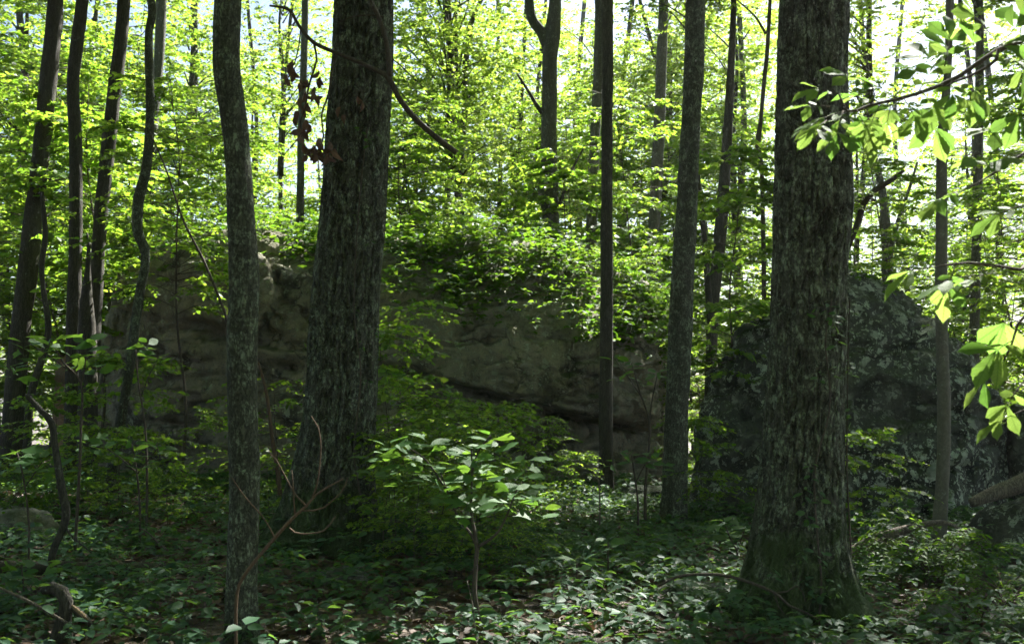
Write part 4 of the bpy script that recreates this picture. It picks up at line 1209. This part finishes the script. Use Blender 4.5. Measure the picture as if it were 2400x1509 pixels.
sassafras('sassafras sapling at the foot of the boulder between the dark and lichened trunks', (1495, 1190),
    [[(1480, 1065, 3), (1488, 1120, 4), (1495, 1180, 5)], [(1520, 1075, 2), (1505, 1100, 3), (1490, 1130, 3)]], [(1480, 1060, 0), (1522, 1070, 0), (1440, 1080, 0), (1545, 1085, 0.1)], 0.17, 10.8, 6)
sassafras('broad-leaved seedling close left of the foot of the largest oak', (1730, 1300), [[(1700, 1232, 3), (1715, 1270, 4), (1728, 1295, 5)], [(1745, 1240, 2), (1735, 1270, 3), (1728, 1290, 3)]], [(1700, 1228, 0), (1748, 1236, 0), (1660, 1240, 0)], 0.17, 8.8, 6)
sassafras('small broad-leaved seedling catching sun between the central sapling and the lichened trunk', (1425, 1330), [[(1425, 1268, 3), (1425, 1320, 4)]], [(1425, 1262, 0)], 0.15, 8.0, 6)
sassafras('small broad-leaved seedling with one upright leaf, right of the central forked stem', (1352, 1370), [[(1352, 1318, 3), (1352, 1360, 4)]], [(1352, 1312, 0)], 0.13, 7.4, 5)

# maple sprays growing in front of the tan boulder
for (px, d, k, s, rot, lab) in [(290, 13.0, 1, 1.05, 0.4, 'lacy maple sapling with flat leaf layers before the left end of the boulder'),
                                (655, 13.2, 0, 1.1, 4.0, 'leafy sapling filling the gap between the slim tree and left oak'),
                                (915, 12.5, 1, 1.25, 1.2, 'sunlit sapling against the boulder just right of the left oak'),
                                (965, 13.5, 2, 1.25, 3.0, 'taller sapling right of the left oak reaching the vine-covered edge'),
                                (1010, 11.0, 1, 0.8, 5.0, 'low leafy sapling behind the central sassafras'),
                                (1130, 11.5, 0, 0.75, 2.6, 'rounded leafy sapling behind the right half of the central sassafras'),
                                (905, 13.8, 2, 0.8, 5.1, 'leafy sapling low against the boulder, touching the right side of the left oak'),
                                (1000, 14.2, 0, 0.8, 3.3, 'leafy sapling before the start of the diagonal crack in the boulder'),
                                (1095, 14.0, 1, 0.6, 0.6, 'leafy sapling before the boulder, above the top of the central sassafras'),
                                (1185, 13.2, 0, 0.42, 4.4, 'leafy sapling before the boulder, between the central sassafras and the dark slender trunk'),
                                (1340, 13.0, 1, 0.45, 4.4, 'knee-high sapling at the boulder foot just left of the dark slender trunk'),
                                (1260, 12.0, 2, 0.6, 0.3, 'small sapling in front of the long diagonal crack in the boulder'),
                                (1640, 12.0, 1, 0.7, 0.9, 'small leafy sapling at the left foot of the peaked boulder'),
                                (930, 10.0, 2, 0.55, 0.9, 'low bush of leaves beside the right side of the left oak'),
                                (2015, 10.0, 1, 0.65, 2.2, 'small sapling close right of the largest oak'),
                                (440, 12.0, 2, 0.6, 1.1, 'low leafy sapling on the slope below the tan boulder, left of the slim tree')]:
    x, y = spot(px, d)
    place_sapling(SMALL, k, x, y, rot, s, lab, name='maple_sapling')

for (px, d, k, s_) in [(905, 9.2, 1, 0.62), (970, 8.6, 0, 0.6), (1040, 9.4, 1, 0.75), (1165, 9.0, 2, 0.55), (1225, 10.0, 0, 0.5), (945, 11.0, 2, 0.75), (1120, 11.2, 1, 0.8), (1030, 12.0, 0, 0.9), (1085, 8.2, 1, 0.5), (1200, 8.0, 0, 0.4)]:
    x, y = spot(px, d)
    place_sapling(SMALL, k, x, y, px * 0.7, s_, 'low leafy sapling in the thicket between the left oak and the dark slender trunk', 'thicket before the tan boulder', 'thicket_sapling')
for (px, d, k, s_) in [(215, 11.0, 1, 0.6), (300, 11.6, 0, 0.55), (400, 10.6, 1, 0.42), (60, 11.5, 0, 0.7), (140, 12.5, 1, 0.8), (640, 11.0, 0, 0.5)]:
    x, y = spot(px, d)
    place_sapling(SMALL, k, x, y, px * 0.7, s_, 'low leafy sapling in the shade left of the left oak, below the boulder', 'thicket at left', 'thicket_sapling')

def bush(label, px, d, w, h, n, size, seed, z0=0.05, tm=T_OVATE, name='shrub', wdepth=None):
    """low small-leaved shrub: several stems and flat sprays"""
    rng = np.random.default_rng(seed)
    x, y = spot(px, d)
    org = np.array([x, y, gz(x, y)])
    root = thing(name, tuple(org), label, 'shrub')
    gs, gl = Geo(), Geo()
    st, D, ln = [], [], []
    for k in range(n):
        a = rng.uniform(0, 6.28); r = rng.uniform(0.3, 1) ** 0.6
        e = np.array([math.cos(a) * r * w, math.sin(a) * r * (wdepth or w) * 0.7, h * rng.uniform(0.55, 1.0) * (1.1 - 0.45 * r)])
        m_ = e * np.array([0.35, 0.35, 0.65])
        gs.tube([[rng.normal(0, .03), rng.normal(0, .03), -0.03, 0.006], [*m_, 0.0045], [*e, 0.002]], 4, ds=0.08)
        for s in range(7):
            t = rng.uniform(0.35, 1.0)
            q = m_ * (1 - t) + e * t if t > 0.5 else m_ * (0.5 + t)
            st.append(q); D.append(nrm(np.array([math.cos(a + rng.normal(0, 0.9)), math.sin(a + rng.normal(0, 0.9)), rng.uniform(-0.25, 0.15)]))); ln.append(rng.uniform(0.12, 0.3))
    st, D, ln = np.array(st), np.array(D), np.array(ln)
    V, F = leaf_inst(tm, *sprays(rng, st, D, ln, 8, size, 0.35))
    gl.add(V, None, F, 0)
    spray_twigs(gl, st, D, ln, 0.0016)
    obj('stem', gs.mesh('shrub_stem', M_TWIG), root)
    obj('crown', gl.mesh('shrub_crown', [M_LEAF_SASS if False else M_LEAF_VINE, M_TWIG]), root)
    return root
bush('sunlit small-leaved shrub arching over the fallen branch at right', 2180, 8.3, 0.62, 0.72, 24, 0.055, 61)
bush('shaded small-leaved shrub at the right edge below the fallen log', 2340, 7.6, 0.4, 0.42, 14, 0.04, 62)
bush('low small-leaved shrub right of the smooth thin trunk foot', 2260, 7.0, 0.34, 0.3, 12, 0.04, 63)
bush('small-leaved shrub directly behind the left stone and left edge leaves', 20, 10.5, 0.7, 0.8, 16, 0.06, 64)

# ------------------------------------------------------------------ crooked bare branch and dead leaves on the left oak
dB = pL[len(pL) // 3][1] - 0.75
br = limb(oakL, oL, trace_pts([(846, -160, 16, dB + 0.6), (852, -60, 12, dB + 0.2), (868, 0, 11), (887, 40, 11), (903, 90, 11), (910, 130, 11), (912, 180, 13)], dB), M_TWIG, 10)
limb(oakL, oL, trace_pts([(632, 14, 5), (655, 17, 6), (680, 25, 8), (700, 60, 8), (735, 100, 9), (790, 125, 9), (850, 150, 10), (905, 178, 12), (918, 195, 13), (935, 230, 13), (970, 275, 14), (1010, 312, 14), (1045, 340, 14), (1070, 358, 13)], dB), M_TWIG, 10)
limb(oakL, oL, trace_pts([(735, 100, 6), (742, 140, 5), (732, 175, 5), (722, 210, 4.5), (716, 250, 4), (704, 290, 4), (708, 330, 3)], dB), M_TWIG, 5, 'twig')
limb(oakL, oL, trace_pts([(790, 125, 6), (778, 170, 5), (770, 220, 5), (754, 270, 4), (758, 320, 4), (748, 352, 3)], dB), M_TWIG, 5, 'twig')
limb(oakL, oL, trace_pts([(705, 68, 4), (700, 110, 3), (690, 150, 2.5), (678, 165, 2)], dB), M_TWIG, 5, 'twig')
limb(oakL, oL, trace_pts([(900, 40, 5), (860, 36, 4), (820, 42, 3), (790, 55, 3)], dB), M_TWIG, 5, 'twig')
for (px, py) in [(668, 165), (685, 150), (676, 185), (700, 205), (722, 200), (712, 222), (735, 212), (745, 175), (752, 190), (705, 240), (724, 250), (700, 270), (715, 290), (700, 305), (708, 325), (736, 232), (718, 370), (735, 350), (750, 345), (765, 350), (780, 348), (742, 365), (760, 372), (728, 358), (772, 365), (838, 235), (800, 262), (690, 172), (708, 195), (728, 225), (716, 262), (706, 315), (698, 288), (755, 335), (770, 340), (742, 350), (733, 372), (752, 362), (785, 360), (845, 250), (806, 280), (722, 300), (712, 345)]:
    p = P(px, py - 10, dB + hr.uniform(-0.06, 0.06))
    ax = np.array([hr.normal(0, 0.3), hr.normal(0, 0.3), -1.0])
    leaf_at(DEADL[hr.integers(3)], p, ax, hr.normal(0, 1, 3) + np.array([0, -0.6, 0]), hr.uniform(0.08, 0.125), oakL, oL, 'dead_leaf', 1.1)

# ------------------------------------------------------------------ hickory sapling reaching in from the right
HX, HY = 2.62, 4.1
hz = gz(HX, HY)
horg = np.array([HX, HY, hz])
hick = thing('hickory_sapling', tuple(horg), 'hickory with large glowing leaves reaching in from the right edge, close to the viewer', 'sapling')
Vt, Qt, Tt = tube([[HX, HY, hz - 0.2, 0.03], [HX + 0.03, HY, hz + 1.2, 0.026], [HX - 0.02, HY + 0.05, hz + 2.6, 0.02], [HX - 0.05, HY + 0.02, hz + 4.2, 0.012]], 10, ds=0.15)
obj('trunk', Geo().add(Vt, Qt, Tt).mesh('hickory_trunk', M_TWIG, horg), hick)

def compound(px, py, d, ang, size, n=5, pitch=0.2, rach=0.09, roll=0.0):
    """hickory leaf: n leaflets on a rachis that points along `ang` (degrees, in the picture plane, 0 = right, 90 = up)"""
    o = P(px, py, d)
    a = math.radians(ang)
    v = np.array([math.cos(a), -pitch + hr.normal(0, 0.25), math.sin(a)])
    v = nrm(v)
    no = nrm(np.array([roll + hr.normal(0, 0.2), -0.55 + hr.normal(0, 0.2), 1.0]))
    no = nrm(no - v * np.dot(no, v)); s = np.cross(no, v)
    tip = o + v * rach
    stalk = limb(hick, horg, [[*(o - v * 0.01), 0.0022], [*((o + tip) / 2 + no * 0.004), 0.0016], [*tip, 0.001]], M_TWIG, 5, 'leaf_stalk', 0.03)
    sets = [(1.0, 0.0, 1.0, 0), (0.97, 0.85, 0.85, 0), (0.97, -0.85, 0.85, 0), (0.5, 1.25, 0.55, 2), (0.5, -1.25, 0.55, 2)][:n]
    for (t, sa, ls, kind) in sets:
        sa = sa + hr.normal(0, 0.1)
        ax = v * math.cos(sa) + s * math.sin(sa) + no * hr.normal(-0.1, 0.18)
        leaf_at(HICK[kind + int(hr.integers(0, 2))], o + v * rach * t, ax, no + hr.normal(0, 0.22, 3), 1.12 * size * ls * hr.uniform(0.88, 1.1), stalk, horg, 'leaf', hr.uniform(0.95, 1.2))

D1 = 3.75
limb(hick, horg, [[HX - 0.02, HY + 0.05, hz + 3.1, 0.012]] + trace_pts([(2450, 80, 15, 3.95), (2390, 97, 14), (2335, 120, 13), (2290, 150, 12), (2250, 178, 11), (2200, 202, 10), (2150, 220, 9), (2090, 236, 8), (2040, 247, 8), (2010, 259, 7), (1985, 261, 6), (1974, 240, 5), (1966, 220, 4)], D1), M_TWIG, 8)
limb(hick, horg, trace_pts([(2340, 118, 9), (2335, 140, 8), (2310, 160, 8), (2270, 180, 7), (2230, 195, 5), (2205, 215, 4)], D1 - 0.05), M_TWIG, 7)
limb(hick, horg, trace_pts([(2040, 247, 5), (2050, 225, 4), (2045, 205, 3), (2035, 195, 3)], D1), M_TWIG, 6)
for (px, py, dd, ang, sz) in [(1985, 262, D1, 195, 0.105), (1968, 222, D1, 170, 0.1), (1975, 265, D1 - 0.05, 250, 0.105), (1950, 270, D1, 205, 0.1), (2035, 195, D1, 165, 0.1), (2000, 262, D1 + 0.05, 215, 0.1),
                              (2030, 255, D1, 270, 0.115), (2010, 262, D1 - 0.1, 285, 0.11), (2090, 236, D1, 255, 0.11), (2130, 225, D1 + 0.1, 215, 0.1), (2190, 255, D1, 262, 0.125), (2205, 215, D1, 240, 0.105),
                              (2150, 222, D1, 60, 0.11), (2200, 180, D1, 110, 0.125), (2215, 150, D1 - 0.1, 80, 0.12), (2250, 178, D1, 300, 0.11), (2270, 185, D1 - 0.1, 265, 0.11), (2300, 145, D1, 35, 0.12), (2290, 150, D1 + 0.1, 120, 0.11),
                              (2345, 115, D1, 60, 0.13), (2330, 130, D1 - 0.1, 330, 0.12), (2390, 97, D1, 80, 0.13), (2385, 110, D1, 280, 0.12), (2350, 60, D1 + 0.1, 40, 0.13), (2120, 235, D1 - 0.1, 280, 0.1), (2160, 215, D1 - 0.05, 290, 0.1), (2060, 250, D1 - 0.1, 240, 0.1), (1940, 250, D1, 185, 0.1), (1935, 285, D1 - 0.05, 220, 0.1), (2230, 190, D1 - 0.1, 250, 0.11), (2180, 205, D1 + 0.1, 140, 0.11), (2260, 140, D1, 150, 0.12), (2320, 80, D1, 130, 0.12), (2100, 232, D1 + 0.15, 150, 0.09), (2060, 240, D1 + 0.15, 160, 0.09)]:
    compound(px, py, dd, ang, sz, 5 if hr.uniform() < 0.75 else 3)
D2 = 3.5
limb(hick, horg, [[HX, HY, hz + 1.75, 0.011]] + trace_pts([(2450, 618, 10, 3.8), (2390, 632, 8), (2330, 622, 7), (2270, 616, 6), (2225, 620, 5), (2190, 626, 3)], D2), M_TWIG, 8)
limb(hick, horg, [[HX, HY, hz + 1.5, 0.01]] + trace_pts([(2460, 690, 9, 3.7), (2420, 720, 8), (2385, 760, 7), (2370, 810, 5), (2350, 850, 4)], D2), M_TWIG, 8)
limb(hick, horg, [[HX, HY, hz + 2.4, 0.01]] + trace_pts([(2450, 330, 9, 3.8), (2400, 360, 8), (2340, 400, 6), (2290, 430, 4), (2250, 450, 3)], D2 + 0.1), M_TWIG, 8)
for (px, py, dd, ang, sz) in [(2195, 626, D2, 190, 0.12), (2240, 620, D2, 250, 0.11), (2280, 645, D2 - 0.1, 195, 0.13), (2330, 640, D2, 195, 0.11), (2370, 700, D2, 260, 0.14), 
                              (2370, 800, D2, 205, 0.13), (2350, 850, D2, 230, 0.12), (2395, 900, D2, 240, 0.11), (2400, 960, D2, 210, 0.1), (2400, 480, D2 + 0.1, 200, 0.12),
                              (2255, 448, D2 + 0.1, 200, 0.11), (2340, 400, D2 + 0.1, 160, 0.11), (2400, 360, D2 + 0.1, 200, 0.12), (2400, 220, D2 + 0.1, 250, 0.12), (2375, 300, D2 + 0.2, 190, 0.12)]:
    compound(px, py, dd, ang, sz, 5 if hr.uniform() < 0.7 else 3)

# ------------------------------------------------------------------ creepers on the trunks
def creeper(label, path_px, d, org_tree, spots, size=0.055):
    pts = trace_pts(path_px, d)
    b = np.array(pts[-1][:3]); org = np.array([b[0], b[1], gz(b[0], b[1])])
    pts.append([org[0], org[1] - 0.02, org[2] - 0.02, pts[-1][3]])
    root = thing('creeper', tuple(org), label, 'vine')
    limb(root, org, pts, M_TWIG, 5, 'stem', 0.04)
    for (px, py, n) in spots:
        c = P(px, py, d - 0.03)
        whorl(c, n, size * hr.uniform(0.8, 1.2), root, org, CREEP, up=-0.1, direction=(0, -0.6, -0.1))
dR = pR[len(pR) // 3][1] - 0.36
creeper('creeper with five-part leaves climbing the front of the largest oak', [(1950, 700, 4), (1935, 800, 4), (1945, 950, 4), (1910, 1100, 5), (1915, 1250, 5), (1925, 1360, 5), (1920, 1450, 6)], dR - 0.06, oR,
    [(1940, 705, 6), (1955, 740, 6), (1915, 715, 5), (1960, 780, 5), (1920, 870, 4), (1950, 860, 4), (1900, 1085, 6), (1885, 1140, 6), (1920, 1150, 5), (1890, 1200, 5), (1880, 1285, 5), (1925, 1290, 6), (1890, 1350, 6), (1940, 1350, 6), (1960, 1370, 5), (1910, 1375, 6), (1810, 1330, 5), (1785, 1385, 5)], 0.065)
creeper('thin creeper with bright leaves along the right side of the largest oak', [(1992, 700, 3), (1988, 800, 3), (1986, 950, 3), (1985, 1100, 4), (1992, 1250, 4), (2000, 1400, 4)], dR + 0.3, oR,
    [(1996, 720, 4), (1998, 770, 5), (1992, 842, 4), (1990, 860, 4), (1994, 950, 5), (1996, 965, 4), (1994, 1040, 4), (1990, 1015, 3), (2000, 1200, 4)], 0.06)
dL = pL[len(pL) // 3][1] - 0.4
creeper('thin creeper with scattered leaves on the front of the left oak', [(860, 300, 3), (840, 500, 3), (830, 720, 3), (845, 880, 4), (830, 1060, 4), (850, 1200, 4), (840, 1290, 4)], dL, oL,
    [(880, 310, 4), (845, 300, 3), (865, 330, 4), (830, 720, 4), (850, 800, 5), (860, 890, 4), (800, 905, 3), (845, 1010, 3), (880, 770, 4), (870, 560, 3), (840, 500, 3)], 0.06)

# ------------------------------------------------------------------ dead wood
def deadwood(name, label, parts, d, mat, cat='branch', S=8, main='stem', kind='plain', thick=None):
    allp = [trace_pts(t, d) for t in parts]
    lo = min(allp[0], key=lambda p: p[2])
    org = np.array([lo[0], lo[1], lo[2]])
    root = thing(name, tuple(org), label, cat)
    for i, pts in enumerate(allp):
        pth = catmull(np.array(pts), 0.04)
        V, Q, T = tube(pth, S, bark_disp('plain', 3.3 + i))
        obj(main if i == 0 else 'branch', Geo().add(V, Q, T).mesh(name, mat, org), root)
    return root
deadwood('bare_twig_bush', 'bare reddish-brown forked twig rising before the slim tree foot', [
    [(553, 1530, 9), (553, 1421, 9), (560, 1371, 8), (580, 1337, 8), (607, 1303, 8), (644, 1260, 8), (691, 1209, 7), (718, 1185, 6), (742, 1158, 5), (770, 1140, 4), (805, 1122, 3)],
    [(718, 1185, 5), (695, 1162, 4), (668, 1115, 3), (647, 1077, 3), (630, 1060, 2)], [(730, 1170, 4), (744, 1130, 4), (752, 1050, 3), (745, 1000, 3), (730, 975, 2)],
    [(706, 1196, 4), (735, 1196, 4), (759, 1189, 4), (800, 1152, 3), (815, 1120, 2)], [(678, 1236, 4), (690, 1247, 4), (708, 1251, 4), (759, 1243, 3), (786, 1209, 2)],
    [(691, 1209, 4), (688, 1150, 3), (684, 1101, 2)], [(644, 1260, 4), (620, 1216, 3), (573, 1162, 3), (543, 1118, 2)]], 5.6, M_TWIG_RED, 'twig', 6)
def at_ground(tr, lift):
    """place a lying piece on the ground along its pixel trace"""
    out = []
    for (px, py, w) in tr:
        q = hit(px, py)
        out.append((px, py, w, q[1]))
    return out
lg = at_ground([(-60, 1345, 34), (100, 1345, 36), (250, 1350, 36), (380, 1350, 34), (470, 1356, 34), (545, 1362, 30)], 0)
dm = float(np.mean([q[3] for q in lg]))
deadwood('mossy_log', 'mossy fallen log lying across the floor left of the slim tree', [[(a, b - 14, w, dm) for a, b, w, _ in lg]], dm, M_MOSSLOG, 'log', 22)
deadwood('fallen_pole', 'thin pale fallen branch lying just above the mossy log', [[(60, 1318, 7), (140, 1312, 8), (220, 1311, 8), (280, 1318, 8), (340, 1335, 7)]], dm + 0.35, M_DEADWOOD, 'branch', 7)
deadwood('fallen_log', 'weathered fallen limb sloping up behind the foot of the largest oak', [[(1975, 1306, 26), (2030, 1275, 26), (2080, 1254, 24), (2130, 1238, 20), (2180, 1226, 14), (2215, 1224, 10), (2260, 1245, 7), (2300, 1280, 6)]], 8.6, M_DEADWOOD, 'log', 14)
deadwood('fallen_log', 'grey log resting on the mossy stone at the right edge', [[(2275, 1178, 22), (2330, 1156, 34), (2380, 1138, 40), (2440, 1112, 44), (2520, 1085, 46)]], 9.4, M_DEADWOOD, 'log', 18)
deadwood('fallen_branch', 'thin bare dead branch lying against the foot of the largest oak', [
    [(1540, 1375, 5), (1590, 1350, 7), (1660, 1345, 8), (1710, 1350, 8), (1760, 1365, 8), (1815, 1388, 7), (1850, 1418, 6), (1890, 1435, 5), (1950, 1470, 4)],
    [(1815, 1388, 5), (1845, 1385, 4), (1866, 1371, 4), (1880, 1385, 3), (1888, 1410, 2)], [(1815, 1390, 4), (1825, 1420, 3), (1838, 1440, 2)]], 6.5, M_TWIG, 'branch', 7)
deadwood('dead_sapling', 'pale dead stem standing between the slim tree and the left oak', [[(606, 850, 4), (622, 910, 7), (632, 970, 8), (640, 1040, 10), (652, 1110, 11), (656, 1160, 12)]], 10.8, M_TWIG_RED, 'sapling', 8)
deadwood('leaning_sapling', 'thin bare stem leaning across the tan boulder beside the slim tree', [[(352, 310, 3), (390, 400, 4), (430, 517, 5), (477, 610, 6), (517, 707, 6), (533, 760, 7), (550, 900, 8), (556, 1120, 9)]], 10.5, M_TWIG, 'sapling', 7)
deadwood('crooked_snag', 'small crooked dead sapling standing beside the lichened stone at left', [
    [(62, 925, 10), (90, 955, 13), (120, 990, 15), (128, 1040, 15), (135, 1084, 16), (146, 1152, 18), (155, 1202, 19), (145, 1243, 18), (126, 1287, 17), (119, 1330, 18), (116, 1385, 20)],
    [(150, 1215, 6), (162, 1250, 5), (185, 1270, 4), (220, 1300, 3)]], 8.0, M_BARK_DARK, 'snag', 14)
deadwood('thin_snag', 'thin dark wavy stem left of the two straight left trunks', [[(98, 450, 8), (103, 500, 10), (106, 560, 12), (98, 620, 12), (102, 680, 12), (112, 745, 14), (112, 790, 15), (95, 850, 16), (78, 905, 17), (68, 960, 18), (62, 1080, 18)]], 13.0, M_BARK_DARK, 'sapling', 12)
deadwood('broken_snag', 'broken split snag standing between the two dark left trunks', [
    [(204, 545, 3), (208, 580, 8), (206, 640, 14), (203, 700, 28), (204, 760, 38), (206, 850, 40), (206, 950, 42), (204, 1100, 46)], [(190, 700, 8), (194, 750, 14), (198, 820, 18)]], 15.0, M_BARK_DARK, 'snag', 18)
deadwood('fallen_branch', 'dead branch with a pale stub at the lower left corner', [[(-20, 1368, 6), (40, 1395, 8), (90, 1420, 8), (135, 1446, 7), (165, 1462, 5)], [(82, 1432, 7), (100, 1424, 7), (122, 1415, 6)]], 5.9, M_DEADWOOD, 'branch', 7)
root_w = deadwood('twisted_root', 'dark twisted rotten root rising at the lower left', [
    [(100, 1384, 20), (122, 1376, 30), (145, 1386, 32), (156, 1410, 32), (152, 1440, 34), (146, 1475, 44), (140, 1520, 64)],
    [(160, 1420, 14), (178, 1428, 18), (196, 1446, 18), (214, 1464, 12)]], 6.0, M_BARK_DARK, 'root', 18)
limb(root_w, np.array(root_w.location), trace_pts([(168, 1418, 6), (180, 1428, 9), (194, 1440, 9), (206, 1452, 4)], 5.94), M_PALEWOOD, 8, 'broken_wood')
for lab, tr, dd in [('thin arching bare stem in the centre foreground beside the sapling', [(1095, 1360, 2), (1108, 1420, 3), (1115, 1470, 4), (1140, 1520, 4)], 6.0),
                    ('thin forked stem standing at the foot of the dark slender trunk', [(1388, 1105, 2), (1402, 1125, 3), (1406, 1180, 4), (1405, 1230, 5)], 10.5),
                    ('bare stick leaning in the litter left of the slim tree', [(328, 1236, 3), (350, 1250, 4), (375, 1275, 5), (395, 1290, 5)], 8.6)]:
    deadwood('bare_stick', lab, [tr], dd, M_DEADWOOD, 'stick', 6)

# ------------------------------------------------------------------ thin haze in the air under the trees
def build_haze():
    m = bpy.data.materials.new('haze_air')
    m.use_nodes = True
    nt = m.node_tree
    nt.nodes.clear()
    out = nt.nodes.new('ShaderNodeOutputMaterial')
    pv = nt.nodes.new('ShaderNodeVolumePrincipled')
    pv.inputs['Color'].default_value = (0.93, 0.97, 1.0, 1)
    pv.inputs['Density'].default_value = 0.0004
    pv.inputs['Anisotropy'].default_value = 0.5
    nt.links.new(pv.outputs[0], out.inputs['Volume'])
    x0, x1, y0, y1, z0, z1 = -450, 450, -350, 480, -12, 36
    V = [(x, y, z) for z in (z0, z1) for y in (y0, y1) for x in (x0, x1)]
    Q = [(0, 2, 3, 1), (4, 5, 7, 6), (0, 1, 5, 4), (2, 6, 7, 3), (0, 4, 6, 2), (1, 3, 7, 5)]
    obj('haze', Geo().add(V, Q).mesh('haze', m, smooth=False), kind='stuff', label='thin pale haze filling the air between the trees', category='haze')
build_haze()
